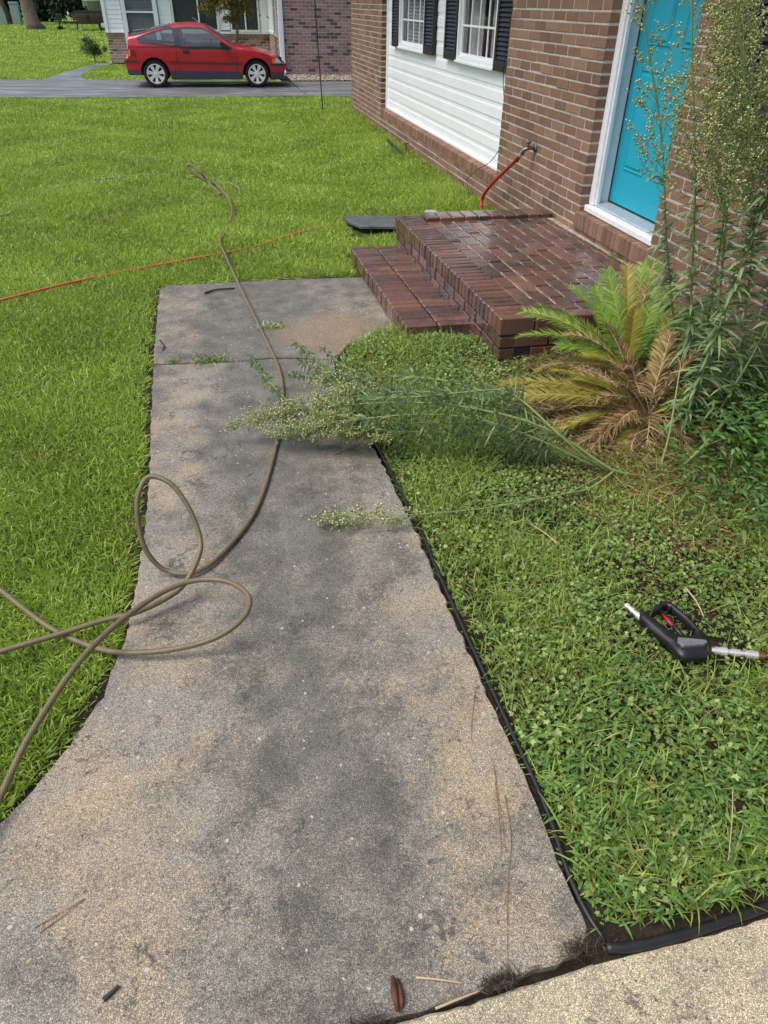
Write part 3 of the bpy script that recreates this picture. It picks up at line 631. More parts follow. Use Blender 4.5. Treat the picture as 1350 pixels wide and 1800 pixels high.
mb = MB(); mb.prism([(-.6, 2.7), (4.5, 4.6), (9.6, 2.7)], -.5, 9.5, f=lambda p, q, r: (p, r, q)); mb.prism([(-5.5, 2.72), (-2.5, 4.0), (.5, 2.72)], 4.0, 9.4, f=lambda p, q, r: (p, r, q)); mb.build('roof', 'roof', NR)
# gravel strip in front of the neighbour's wing
n = 9000; gx = rng.uniform(1.55, 9, n); gy = rng.uniform(21.5, 23.3, n); s = rng.uniform(.012, .034, n)
ico = unit(np.array([(1, 0, 0), (-1, 0, 0), (0, 1, 0), (0, -1, 0), (0, 0, 1), (0, 0, -1)], float)); icf = np.array([(0, 2, 4), (2, 1, 4), (1, 3, 4), (3, 0, 4), (2, 0, 5), (1, 2, 5), (3, 1, 5), (0, 3, 5)])
V = ico[None]*s[:, None, None]*rng.uniform(.5, 1.2, (n, 6, 1)); V[..., 2] *= .6; V += np.stack([gx, gy, rng.uniform(.0, .03, n)+.03*np.sin(gx*2)*0], -1)[:, None]
F = (np.arange(n)*6)[:, None, None]+icf[None]
tag(fast('gravel', V.reshape(-1, 3), F.reshape(-1, 3), 'gravel', np.repeat(rng.random(n), 8)), 'tan gravel strip along the neighbour\'s brick wall', 'gravel', kind='stuff')
mb = MB(); mb.prism([(1.5, 21.48), (9, 21.48), (9, 23.3), (1.5, 23.3)], -.1, .005); tag(mb.build('gravel_bed', 'mulch'), 'brown bed under the tan gravel', 'soil', kind='structure')
# ---------------------------------------------------------------- the red hatchback
CAR = empty('parked_car', (-1.6, 19.8, 0), 0, 'small red two-door hatchback parked side-on on the wet driveway', 'car')
TOPP = [(-.563, .50), (-.54, .56), (-.50, .595), (-.455, .612), (-.44, .74), (-.425, .86), (-.412, .975), (-.37, .992), (-.119, 1.035), (.108, 1.093), (.334, 1.145), (.573, 1.182), (.707, 1.197), (.854, 1.207), (1.0, 1.21), (1.148, 1.202), (1.30, 1.178), (1.37, 1.145), (1.545, 1.045), (1.754, .915), (1.924, .808), (1.98, .80), (2.123, .785), (2.348, .745), (2.621, .685), (2.849, .618), (2.939, .565), (2.987, .50), (3.04, .462), (3.085, .445), (3.1, .41)]
BOT = [(-.563, .49), (-.55, .47), (-.52, .36), (-.513, .275), (-.24, .25), (.436, .2), (.7, .175), (2.046, .172), (2.735, .162), (3.03, .17), (3.045, .30), (3.08, .375), (3.1, .40)]
def tp(x): return np.interp(x, [p[0] for p in TOPP], [p[1] for p in TOPP])
def bt(x):
    z = np.interp(x, [p[0] for p in BOT], [p[1] for p in BOT])
    for xc in (.10, 2.40):
        d = .325**2-(x-xc)**2
        if d > 0: z = max(z, .275+math.sqrt(d))
    return z
def ins(x, z):
    i = 0.0
    if z > .8: i += (z-.8)*.30+.5*(z-.8)**2
    else: i += .02*((z-.62)/.3)**2
    if x > 2.35: i += ((x-2.35)/.75)**2*.13
    if x < .15: i += ((.15-x)/.7)**2*.07
    return i
CW = 1.64
qw = [(-.20, .935), (-.18, .965), (-.08, 1.008), (.08, 1.055), (.27, 1.10), (.582, 1.142), (.624, .822), (.285, .845), (-.105, .873), (-.17, .90)]
dw = [(.645, 1.142), (.848, 1.160), (1.186, 1.157), (1.27, 1.14), (1.36, 1.105), (1.54, .995), (1.70, .875), (1.83, .782), (1.377, .787), (.69, .815)]
def inpoly(x, z, P):
    c = False; n = len(P)
    for i in range(n):
        (x1, z1), (x2, z2) = P[i], P[(i+1) % n]
        if (z1 > z) != (z2 > z) and x < (x2-x1)*(z-z1)/(z2-z1)+x1: c = not c
    return c
cx = np.sort(np.concatenate([np.arange(-.56, 3.1, .012), [p[0] for p in TOPP], [-.225, .425, 2.075, 2.725]])); cx = cx[np.concatenate([[True], np.diff(cx) > .004])]; NZ = 36
mb = MB(); V = []; F = []
for side in (0, 1):
    n0 = len(V)
    for x in cx:
        a, b = bt(x), tp(x); b = max(b, a+.005)
        for j in range(NZ+1):
            t = j/NZ; z = a+(b-a)*t; y = ins(x, z)+(.035*max(0, (t-.93)/.07)**2)
            V.append((x, y if side == 0 else CW-y, z))
    for i in range(len(cx)-1):
        for j in range(NZ):
            pc = [V[n0+(i+a_)*(NZ+1)+j+b_3] for a_ in (0, 1) for b_3 in (0, 1)]
            if all(inpoly(p[0], p[2], qw) or inpoly(p[0], p[2], dw) for p in pc): continue
            q = (n0+i*(NZ+1)+j, n0+(i+1)*(NZ+1)+j, n0+(i+1)*(NZ+1)+j+1, n0+i*(NZ+1)+j+1); F.append(q if side == 0 else q[::-1])
NC = 8; base = len(V)
for i, x in enumerate(cx):
    p = V[i*(NZ+1)+NZ]; q = V[len(cx)*(NZ+1)+i*(NZ+1)+NZ]
    for k in range(NC+1): t = k/NC; V.append((x, p[1]+(q[1]-p[1])*t, p[2]+.05*(1-(2*t-1)**2)))
for i in range(len(cx)-1):
    for k in range(NC):
        if 0 < k < NC-1 and (1.40 < cx[i] < 1.89 or -.30 < cx[i] < .49): continue
        F.append((base+i*(NC+1)+k, base+(i+1)*(NC+1)+k, base+(i+1)*(NC+1)+k+1, base+i*(NC+1)+k+1))
mb.add(V, F); mb.build('body', 'carred', CAR, smooth=True)
mb = MB(); mb.box((.45, .1, .16), (2.05, 1.5, .5)); mb.box((-.5, .2, .24), (3.0, 1.42, .6)); mb.box((-.35, .12, .58), (.6, 1.52, .80)); mb.box((2.72, .2, .15), (3.0, 1.4, .3)); mb.build('underbody', 'dark', CAR)
mb = MB()
for y_ in (.28, .92): mb.box((.62, y_, .35), (.80, y_+.42, .92), ch=.05); mb.box((.66, y_+.08, .93), (.76, y_+.34, 1.10), ch=.04); mb.box((.75, y_, .35), (1.25, y_+.42, .58), ch=.05)
mb.build('seat', 'seat', CAR)
mb = MB(); mb.box((1.55, .2, .5), (1.95, 1.44, .80), ch=.04); mb.tube([(1.42+.06*math.cos(a)*.3, .49+.17*math.cos(a), .80+.16*math.sin(a)) for a in np.linspace(0, 6.28, 20)], .012, 6); mb.build('dashboard', 'seat', CAR)
def skin(poly, off, mat, name, parent=CAR):
    res = []
    for side in (0, 1):
        m = MB(); n = len(poly); cxm = sum(p[0] for p in poly)/n; czm = sum(p[1] for p in poly)/n
        def P(x, z): y = ins(x, z)-off; return (x, y if side == 0 else CW-y, z)
        V = [P(cxm, czm)]+[P(cxm+(p[0]-cxm)*.5, czm+(p[1]-czm)*.5) for p in poly]+[P(*p) for p in poly]
        F = []
        for i in range(n): j = (i+1) % n; F.append((0, 1+i, 1+j)); F.append((1+i, 1+n+i, 1+n+j, 1+j))
        m.add(V, F if side == 0 else [f[::-1] for f in F]); res.append(m.build(name, mat, parent[side] if isinstance(parent, list) else parent, smooth=True))
    return res
def dens(poly, step=.08):
    out = []
    for i in range(len(poly)):
        p, q = np.array(poly[i]), np.array(poly[(i+1) % len(poly)]); k = max(1, int(np.linalg.norm(q-p)/step)); out += [tuple(p+(q-p)*j/k) for j in range(k)]
    return out
def ribbon(xs_, zt, zb, off, mat, name, parent=CAR):
    for side in (0, 1):
        m = MB(); V = []
        for x, a, b in zip(xs_, zt, zb):
            for z in (a, (a+b)/2, b): y = ins(x, z)-off; V.append((x, y if side == 0 else CW-y, z))
        F = [(3*i+k, 3*i+3+k, 3*i+4+k, 3*i+1+k) for i in range(len(xs_)-1) for k in (0, 1)]; m.add(V, F if side else [f[::-1] for f in F]); m.build(name, mat, parent, smooth=True)
def grow(p, k):
    cx_ = sum(a for a, b in p)/len(p); cz = sum(b for a, b in p)/len(p); return [(cx_+(a-cx_)*(1+k*.45), cz+(b-cz)*(1+k*1.5)) for a, b in p]
for nm, w_ in (('side_window', qw), ('side_window', dw)):
    fr = []
    for side in (0, 1):
        m = MB(); o_, i_ = dens(w_), dens(w_); ko = dens(grow(w_, .075), 1e9); 
        A1 = spline([(p[0], 0, p[1]) for p in grow(w_, .075)+[grow(w_, .075)[0]]], 121)[:-1]; B1 = spline([(p[0], 0, p[1]) for p in grow(w_, -.085)+[grow(w_, -.085)[0]]], 121)[:-1]; V = []
        for P_ in (A1, B1):
            for p in P_: y = ins(p[0], p[2])-.005; V.append((p[0], y if side == 0 else CW-y, p[2]))
        F = [(i, (i+1) % 120, 120+(i+1) % 120, 120+i) for i in range(120)]; m.add(V, F if side == 0 else [f[::-1] for f in F]); fr.append(m.build('window_trim', 'trim', CAR, smooth=True))
    skin(dens(grow(w_, -.02)), -.001, 'carglass', nm, fr)
skin(dens([(.575, 1.15), (.652, 1.148), (.765, .813), (.622, .818)]), .011, 'trim', 'pillar')
xr = [np.linspace(-.55, -.23, 10), np.linspace(.43, 2.07, 50), np.linspace(2.73, 3.09, 10)]
for x_ in xr:
    zc = .508-.018*(x_-.1)/1.0*.9; ribbon(x_, zc+.019, zc-.018, .014, 'trim', 'rub_strip')
    zl = .345-.022*(x_-.0)*.7
    if x_[0] > 2.7: xx = np.linspace(2.74, 3.035, 10)
    elif x_[0] < 0: xx = np.linspace(-.51, -.245, 8)
    else: xx = np.linspace(.44, 2.06, 50)
    ribbon(xx, np.full(len(xx), .345)-.016*xx, [bt(v)-.004 for v in xx], .012, 'clad', 'cladding')
def seam(pts):
    P = spline([(x, 0, z) for x, z in pts], 30); m = MB()
    V = []
    for p in P: y = ins(p[0], p[2])-.0035; V += [(p[0]-.004, y, p[2]), (p[0]+.004, y, p[2])]
    m.add(V, [(2*i, 2*i+1, 2*i+3, 2*i+2) for i in range(29)]); return m.build('door_seam', 'dark', CAR)
seam([(.63, .817), (.625, .688), (.63, .467), (.656, .309), (.70, .243)]); seam([(1.93, .80), (1.958, .66), (1.959, .537), (1.935, .31), (1.9, .203)]); seam([(-.29, .62), (-.285, .56), (-.28, .53)])
skin([(.765, .738), (.915, .735), (.918, .675), (.768, .672)], .018, 'black', 'door_handle')
tl = skin(dens([(-.415, .742), (-.295, .748), (-.268, .626), (-.44, .619)]), .008, 'taillens', 'tail_light'); skin([(-.415, .742), (-.385, .743), (-.40, .622), (-.44, .619)], .012, 'amber', 'indicator', tl)
hl = skin(dens([(2.765, .575), (2.90, .59), (2.955, .545), (2.985, .492), (2.776, .486)]), .012, 'lens', 'headlight'); skin([(2.765, .575), (2.845, .583), (2.838, .488), (2.776, .486)], .017, 'amber', 'indicator', hl)
for sd in (0, 1):
    mb = MB(); mb.prism([(1.625, .905), (1.70, .895), (1.81, .795), (1.70, .775), (1.64, .80), (1.615, .85)], -.12, .07, f=lambda a, b, c: (a, c, b), ch=.01)
    if sd: mb.v = [(p[0], CW-p[1], p[2]) for p in mb.v]
    mb.build('mirror', 'black', CAR)
def topglass(x0, x1, mat, name, m0=.07):
    m = MB(); X_ = np.linspace(x0, x1, 14); V = []
    for x in X_:
        z = tp(x); yi = ins(x, z)+m0
        for k in range(9): t = k/8; y = yi+(CW-2*yi)*t; tt = (y-ins(x, z)-.03)/(CW-2*ins(x, z)-.06); V.append((x, y, z+.05*(1-(2*tt-1)**2)+.008))
    m.add(V, [(i*9+k, (i+1)*9+k, (i+1)*9+k+1, i*9+k+1) for i in range(13) for k in range(8)]); return m.build(name, mat, CAR, smooth=True)
topglass(1.385, 1.90, 'carglass', 'windshield'); topglass(-.33, .50, 'carglass', 'rear_window'); topglass(-.40, -.34, 'carred', 'hatch_lip')
mb = MB(); mb.tube([(-.40, .34, 1.0), (-.38, .36, 1.05), (.05, .40, 1.11), (.10, .42, 1.125)], .013, 6); mb.tube([(-.40, 1.3, 1.0), (-.38, 1.28, 1.05), (.05, 1.24, 1.11)], .013, 6); mb.tube([(-.385, .36, 1.05), (-.385, 1.28, 1.05)], .016, 6); mb.build('spoiler', 'black', CAR)
mb = MB(); mb.tube([(1.22, 1.4, 1.20), (1.02, 1.42, 1.335)], .005, 5); mb.build('antenna', 'steel', CAR)
mb = MB(); mb.tube([(1.88, .5, .86), (2.02, .5, .83), (2.1, .9, .86)], .008, 5); mb.build('wiper', 'black', CAR)
mb = MB(); mb.box((3.0, .25, .41), (3.12, 1.39, .455), ch=.02); mb.box((2.95, .3, .12), (3.2, 1.34, .15), ch=.01); mb.build('bumper', 'trim', CAR)
def wheel(x, yf, out):
    ws = MB(); s = 1 if out < 0 else -1
    def Y(a): return yf+s*a
    mb = MB(); mb.lathe([(.19, Y(.03)), (.20, Y(.008)), (.235, Y(.002)), (.262, Y(.015)), (.275, Y(.04)), (.276, Y(.15)), (.262, Y(.175)), (.2, Y(.18)), (.19, Y(.16))], c=(x, 0, .275), n=40)
    wo = MB(); w_ = mb.build('wheel', 'tyre', CAR, smooth=True)
    m = MB(); m.lathe([(.197, Y(.035)), (.199, Y(.010)), (.186, Y(.006)), (.176, Y(.022)), (.172, Y(.05)), (.17, Y(.15))], c=(x, 0, .275), n=40)
    for k in range(7):
        a = 2*math.pi*k/7+.25; ca, sa = math.cos(a), math.sin(a)
        for (r0, r1, h0, h1) in ((.03, .10, .023, .030), (.10, .185, .030, .046)):
            P = [(r0, -h0), (r1, -h1), (r1, h1), (r0, h0)]; V = [(x+ca*p-sa*q, Y(.02 if r0 < .05 or p < .15 else .016), .275+sa*p+ca*q) for p, q in P]+[(x+ca*p-sa*q, Y(.05), .275+sa*p+ca*q) for p, q in P]
            m.add(V, [(0, 1, 2, 3), (0, 4, 5, 1), (2, 6, 7, 3)])
    m.lathe([(.001, Y(.008)), (.025, Y(.009)), (.03, Y(.016)), (.055, Y(.018)), (.06, Y(.05))], c=(x, 0, .275), n=20)
    m.build('rim', 'alloy', w_)
    d = MB(); d.lathe([(.001, Y(.075)), (.165, Y(.075))], c=(x, 0, .275), n=24); d.build('brake_disc', 'dark', w_)
for x in (.10, 2.40): wheel(x, .035, -1); wheel(x, CW-.035, 1)
# ---------------------------------------------------------------- hoses, spigot, cable
def tube_thing(name, pts, rad, mat, label, cat, n=None, sides=10, group=None):
    P = spline(pts, n or len(pts)*14); mb = MB(); mb.tube(P, rad, sides, uv=True); return tag(mb.build(name, mat, smooth=True), label, cat, group)
H1 = [(-.139, 8.077, .05), (-.247, 8.293, .12), (-.327, 8.324, .22), (-.413, 8.394, .28), (-.461, 8.395, .265), (-.421, 8.365, .22), (-.279, 8.308, .14), (-.154, 8.30, .075), (-.062, 7.857, .05), (-.039, 7.365, .04), (-.10, 6.95, -.02), (-.161, 6.40, .022), (-.123, 5.978, .035), (-.032, 5.211, .03), (.083, 4.337, .012), (.145, 3.806, .012), (.146, 3.44, .012), (.095, 3.018, .012), (-.025, 2.459, .012), (-.155, 2.176, .014), (-.267, 2.046, .02), (-.372, 2.06, .03), (-.426, 2.08, .106), (-.441, 2.12, .203), (-.428, 2.16, .294), (-.387, 2.2, .339), (-.316, 2.17, .322), (-.266, 2.12, .255), (-.237, 2.06, .172), (-.242, 2.0, .131), (-.296, 1.93, .07), (-.364, 1.889, .045), (-.461, 1.836, .045), (-.56, 1.824, .04), (-.695, 1.788, .035), (-.856, 1.749, .03), (-.96, 1.72, .03)]
tube_thing('garden_hose', H1, np.interp(np.arange(560), [0, 110, 150], [.0125, .0125, .0092]), 'hose', 'long brown braided hose crossing the walkway, with one upright loop near the camera', 'hose', 560)
H2 = [(-.80, .90, .03), (-.769, 1.033, .035), (-.728, 1.206, .05), (-.674, 1.384, .08), (-.566, 1.609, .11), (-.438, 1.795, .10), (-.302, 1.905, .09), (-.169, 1.888, .10), (-.087, 1.79, .11), (-.1, 1.703, .1), (-.192, 1.653, .07), (-.335, 1.654, .04), (-.484, 1.683, .025), (-.605, 1.752, .012), (-.741, 1.856, .02), (-.907, 2.028, .04), (-1.081, 2.241, .02)]
tube_thing('garden_hose', H2, .0092, 'hose', 'brown braided hose rising from the bottom left corner into a flat loop over the concrete', 'hose', 300)
tube_thing('garden_hose', [(-2.3, 4.6, .012), (-1.62, 5.17, .012), (-1.31, 5.46, .002), (-.95, 5.75, -.013), (-.41, 6.02, -.008), (.09, 6.32, -.016), (.51, 6.70, -.010), (.9, 7.02, -.03)], .0085, 'orange', 'thin orange red hose half buried in the grass left of the walkway', 'hose', 120, 8)
tube_thing('garden_hose', [(-2.5, 7.2, .0), (-2.17, 7.62, .008), (-2.13, 7.91, -.02), (-1.84, 9.01, -.014), (-1.17, 9.52, -.012), (-.51, 9.45, -.009), (-.12, 9.07, -.009), (.046, 8.64, .004), (.05, 8.35, -.02)], .007, 'hose2', 'pale thin hose curving through the far lawn behind the brown loop', 'hose', 120, 8)
def hl_(u, w_, z): return (2.52-.02*u+w_, 4.0+u+.02*w_, z)
RH = empty('red_hose', hl_(2.16, -.12, .6), 0, 'short bright red hose hanging from the spigot to the ground', 'hose'); b0 = Vector(RH.location)
def rel(pts, o): return [tuple(Vector(p)-o) for p in pts]
P = spline([hl_(2.24, -.105, .665), hl_(2.34, -.11, .60), hl_(2.53, -.11, .50), hl_(2.85, -.11, .325), hl_(3.03, -.11, .20), hl_(3.05, -.12, .12), hl_(2.93, -.16, .05), hl_(2.7, -.2, .02)], 90)
mb = MB(); mb.tube(rel(P, b0), .0155, 12); mb.build('hose', 'red', RH, smooth=True)
mb = MB(); mb.tube(rel(P[:12], b0), [.0185+.002*math.sin(i*2.2) for i in range(12)], 12); mb.build('strain_relief', 'red', RH, smooth=True)
mb = MB(); mb.tube(rel([hl_(2.205, -.10, .70), hl_(2.245, -.105, .66)], b0), .018, 10); mb.build('coupling', 'steel', RH)
SP = empty('spigot', hl_(2.18, 0, .73), .02, 'old metal outdoor tap on the brick wall, feeding the red hose', 'tap')
mb = MB(); mb.tube([(.02, 0, 0), (-.06, 0, 0), (-.10, .01, -.015), (-.105, .02, -.05)], [.016, .015, .018, .014], 10); mb.tube([(-.07, 0, 0), (-.07, 0, .04)], .011, 8); mb.lathe([(.001, -.012), (.034, -.012), (.034, -.004), (.001, -.004)], axis=0, n=14); mb.build('body', 'galv', SP, smooth=True)
mb = MB(); mb.lathe([(.001, .04), (.026, .042), (.029, .048), (.026, .055), (.001, .056)], c=(-.07, 0, 0), axis=2, n=10); mb.build('handle', 'galv', SP)
cb = [hl_(2.93, -.035, 1.70), hl_(2.96, -.05, 1.45), hl_(3.08, -.01, 1.18), hl_(3.20, .06, 1.0), hl_(3.10, .05, .86), hl_(3.06, .06, .72), hl_(3.15, .05, .58), hl_(3.30, .02, .44), hl_(3.45, -.03, .36), hl_(3.72, -.03, .24), hl_(3.82, -.03, .19), hl_(3.70, -.06, .16), hl_(3.5, -.1, .10), hl_(3.4, -.12, .03)]
tube_thing('cable', cb, .0035, 'black', 'thin black cable drooping from the shutter across the siding to the grass', 'cable', 110, 6)
tube_thing('marker_rod', [(1.58, 14.92, 3.2), (1.666, 14.92, 1.704), (1.70, 14.92, 1.0), (1.751, 14.92, -.02)], .011, 'black', 'tall thin black rod standing in the far lawn left of the house corner', 'rod', 30, 6)
# small things lying in the lawn near the house
mb = MB(); mb.prism(rough([(.985, 7.06), (1.5, 6.96), (1.42, 6.60), (1.09, 6.66), (1.02, 6.80)], .06, .004), .020, .046, ch=.006); tag(mb.build('slate_slab', 'slate'), 'flat dark slate slab on the grass beside the porch', 'slab')
mb = MB(); mb.box((1.74, 6.80, .03), (1.85, 6.92, .105), ch=.012); tag(mb.build('paver', 'alum'), 'small pale grey block just behind the porch', 'block')
mb = MB(); mb.tube([(2.19, 10.98, .12), (2.175, 10.0, .10)], .018, 6); tag(mb.build('plastic_strip', 'black'), 'straight black strip lying on the lawn near the wall', 'strip')
mb = MB(); mb.tube([(2.27, 10.15, .02), (2.26, 10.12, .20)], .008, 6); mb.tube([(2.22, 10.12, .19), (2.30, 10.12, .205)], .008, 6); tag(mb.build('garden_stake', 'slate'), 'short grey stake standing by the brick ledge', 'stake')
# ---------------------------------------------------------------- pressure washer gun
GUN = empty('spray_gun', (0, 0, 0), 0, 'black pressure washer gun with a red trigger lying in the weeds', 'spray gun'); GZ = .048
out = [(1.176, 1.535), (1.219, 1.538), (1.262, 1.563), (1.285, 1.568), (1.302, 1.561), (1.314, 1.532), (1.326, 1.474), (1.331, 1.422), (1.336, 1.391), (1.332, 1.352), (1.305, 1.320), (1.258, 1.320), (1.213, 1.330), (1.205, 1.388), (1.188, 1.448), (1.170, 1.510)]
inn = [(1.208, 1.520), (1.245, 1.533), (1.268, 1.545), (1.289, 1.544), (1.299, 1.519), (1.312, 1.476), (1.316, 1.43), (1.308, 1.414), (1.29, 1.409), (1.271, 1.411), (1.25, 1.417), (1.236, 1.432), (1.226, 1.455), (1.214, 1.49), (1.206, 1.508), (1.205, 1.515)]
def closed(p, n): return spline(np.array([(a, b, 0) for a, b in p+[p[0]]]), n)[:-1, :2]
NO = 64; A_ = closed(out, NO+1); B_ = closed(inn, NO+1); mb = MB()
# shell: rounded frame between outer outline and trigger opening
V = []
def ringz(P, k, z): c = A_.mean(0); return [(c[0]+(p[0]-c[0])*k, c[1]+(p[1]-c[1])*k, z) for p in P]
rings = [ringz(A_, .95, GZ-.016), ringz(A_, 1.0, GZ-.008), ringz(A_, 1.0, GZ+.008), ringz(A_, .955, GZ+.018)]
ci = B_.mean(0)
def ringi(k, z): return [(ci[0]+(p[0]-ci[0])*k, ci[1]+(p[1]-ci[1])*k, z) for p in B_]
# match start of inner ring to outer by nearest angle around the opening centre
ao = np.arctan2(A_[:, 1]-ci[1], A_[:, 0]-ci[0]); bi = np.arctan2(B_[:, 1]-ci[1], B_[:, 0]-ci[0])
def at_angle(a):
    d = np.abs((bi-a+np.pi) % (2*np.pi)-np.pi); return B_[int(np.argmin(d))]
BB = np.array([at_angle(a) for a in ao])
def rb(k, z): return [(ci[0]+(p[0]-ci[0])*k, ci[1]+(p[1]-ci[1])*k, z) for p in BB]
rings += [rb(1.10, GZ+.018), rb(1.0, GZ+.010), rb(1.0, GZ-.010), rb(1.1, GZ-.016)]
for rg in rings: V += rg
nr = len(rings); F = [(q*NO+i, q*NO+(i+1) % NO, ((q+1) % nr)*NO+(i+1) % NO, ((q+1) % nr)*NO+i) for q in range(nr) for i in range(NO)]
mb.add(V, F); mb.build('body', 'black', GUN, smooth=True)
mb = MB(); mb.tube([(1.181, 1.515, GZ), (1.19, 1.47, GZ+.002), (1.215, 1.41, GZ+.004), (1.235, 1.37, GZ+.004)], [.011, .0135, .016, .019], 14); mb.build('handle', 'black', GUN, smooth=True)
mb = MB(); mb.prism([(1.234, 1.394), (1.316, 1.368), (1.318, 1.36), (1.302, 1.351), (1.232, 1.357), (1.224, 1.376)], GZ+.012, GZ+.0285, ch=.003)
M['plate'] = plain('speckled_grey_plate', (.14, .155, .17), .6, var=.6, nscale=350)
mb.build('side_plate', 'plate', GUN)
mb = MB(); mb.tube([(1.258, 1.528, GZ+.004), (1.266, 1.49, GZ+.006), (1.264, 1.45, GZ+.006), (1.268, 1.412, GZ+.004)], [.005, .007, .007, .009], 8); mb.build('trigger', 'black', GUN, smooth=True)
mb = MB(); mb.tube([(1.254, 1.52, GZ+.006), (1.256, 1.49, GZ+.008), (1.257, 1.46, GZ+.008)], [.003, .0055, .004], 8); mb.build('trigger_pad', 'red', GUN, smooth=True)
def fitting(m, a, b, prof):
    a = np.array(a); b = np.array(b)
    P = []; Rr = []
    for t, r_ in prof: P.append(a+(b-a)*t+np.array([0, 0, 1e-6*t])); Rr.append(r_)
    m.tube(P, Rr, 12)
mb = MB(); fitting(mb, (1.180, 1.518, GZ), (1.154, 1.580, GZ+.008), [(0, .012), (.3, .012), (.32, .009), (.5, .009), (.52, .012), (.6, .012), (.62, .0085), (.8, .0085), (.82, .0115), (1, .010)]); mb.build('inlet_fitting', 'steel', GUN)
mb = MB(); fitting(mb, (1.325, 1.343, GZ+.006), (1.452, 1.292, GZ+.012), [(0, .008), (.06, .008), (.07, .0125), (.20, .0125), (.21, .015), (.33, .015), (.34, .009), (.42, .009), (.43, .012), (.62, .012), (.63, .008), (.73, .008), (.74, .0135), (.98, .0135), (1, .012)]); mb.build('quick_connector', 'steel', GUN)
mb = MB(); fitting(mb, (1.452, 1.292, GZ+.012), (1.468, 1.286, GZ+.012), [(0, .0135), (1, .0135)]); mb.build('brass_collar', 'brass', GUN)
mb = MB(); mb.tube(spline([(1.468, 1.286, GZ+.012), (1.55, 1.26, GZ+.012), (1.7, 1.25, .03), (1.9, 1.3, .03)], 20), .013, 10); mb.build('lance', 'black', GUN, smooth=True)
# ---------------------------------------------------------------- litter on the concrete: each piece a thing
def stick(name, pts, rad, mat, label, cat, group=None):
    mb = MB(); P = spline(pts, max(6, len(pts)*5)); mb.tube(P, np.linspace(rad, rad*.55, len(P)), 6); return tag(mb.build(name, mat, smooth=True), label, cat, group)
stick('pine_needle', [(.527, 1.05, .004), (.505, .95, .004), (.481, .854, .003)], .0013, 'needle', 'short pine needle lying left of the long one', 'pine needle', 'fallen pine needles')
stick('pine_needle', [(.541, 1.007, .003), (.515, .885, .004), (.47, .78, .003), (.405, .59, .003)], .0016, 'needle', 'longest pine needle running down to the slab joint', 'pine needle', 'fallen pine needles')
stick('pine_needle', [(.54, 1.10, .003), (.52, 1.0, .006), (.493, .86, .003)], .0013, 'needle', 'pine needle crossing the top of the longest one', 'pine needle', 'fallen pine needles')
stick('pine_needle', [(-.60, .885, .002), (-.55, .905, .005), (-.497, .932, .002)], .0015, 'needle', 'tan needle of the pair at the lower left of the walkway', 'pine needle', 'fallen pine needles')
stick('pine_needle', [(-.585, .872, .002), (-.54, .90, .004), (-.497, .932, .002)], .0013, 'needle', 'lower needle of the pair at the lower left of the walkway', 'pine needle', 'fallen pine needles')
stick('pine_needle', [(.566, 1.36, .003), (.53, 1.27, .005), (.504, 1.194, .002)], .0014, 'needle', 'curved pine needle by the right edge beside the black edging', 'pine needle', 'fallen pine needles')
stick('dead_stalk', [(1.097, .881, .075), (1.04, .80, .085), (.987, .719, .06)], .0016, 'straw', 'dry stalk standing among the broad weeds, bottom right', 'stalk', 'dry stalks')
stick('dead_stalk', [(1.057, 1.931, .055), (1.03, 2.0, .06), (1.0, 2.08, .05)], .0028, 'straw', 'pale dry stalk below the fallen branches', 'stalk', 'dry stalks')
stick('dead_stalk', [(1.395, 1.62, .06), (1.386, 1.54, .07), (1.383, 1.482, .055)], .0032, 'straw', 'dry stalk just above the spray gun', 'stalk', 'dry stalks')
stick('dead_stalk', [(.241, .567, .008), (.29, .573, .012), (.341, .582, .006)], .003, 'straw', 'straw lying over the slab joint', 'stalk', 'dry stalks')
stick('dead_stalk', [(.215, .632, .004), (.26, .618, .008), (.31, .603, .004)], .0028, 'straw', 'upper greenish straw near the slab joint', 'stalk', 'dry stalks')
stick('twig', [(-.274, 5.127, .008), (-.19, 5.17, .014), (-.067, 5.208, .006)], .009, 'twig', 'dark twig on the far end of the walkway', 'twig', 'dark twigs')
stick('twig', [(-.53, 4.30, .006), (-.50, 4.20, .01), (-.505, 4.14, .006)], .006, 'twig', 'small dark twig at the left edge of the far slab', 'twig', 'dark twigs')
stick('twig', [(.337, 2.80, .004), (.40, 2.83, .006), (.46, 2.87, .004)], .003, 'needle', 'thin tan twig on the walkway under the fallen weed', 'twig', 'dark twigs')
stick('twig', [(-.43, .71, .004), (-.40, .73, .007)], .006, 'twig', 'tiny black twig at the bottom left', 'twig', 'dark twigs')
mb = MB(); mb.tube([(.166, .64, .012), (.163, .61, .014), (.163, .575, .01)], [.004, .008, .004], 10); mb.tube([(.176, .635, .008), (.176, .6, .012), (.172, .58, .008)], [.003, .006, .003], 8); tag(mb.build('bark_chip', plain('bark_chip', (.10, .035, .02), .6, var=.6, nscale=60, bump=.6), smooth=True), 'reddish brown bark chip by the slab joint', 'bark')
def fuzz(name, c, n, rad, mat, label, L=.03, cat='debris'):
    P = np.array(c)+rng.normal(size=(n, 3))*np.array(rad); P[:, 2] = np.abs(P[:, 2])+.002; D = rng.normal(size=(n, 3)); D[:, 2] *= .35
    V, F, r = blades(P, D, L*rng.uniform(.2, 1.2, n), .0016, rng.uniform(-.2, .3, n), [1, .8], rng.random(n)); return tag(fast(name, V, F, mat, r), label, cat)
M['fuzz'] = leafmat('root_fibres', [(0, (.02, .015, .012)), (.7, (.06, .045, .035)), (1, (.18, .13, .09))], .9, 0)
fuzz('root_clump', (.395, .592, .004), 320, (.022, .006, .002), 'fuzz', 'dark tuft of dead roots in the middle of the slab joint')
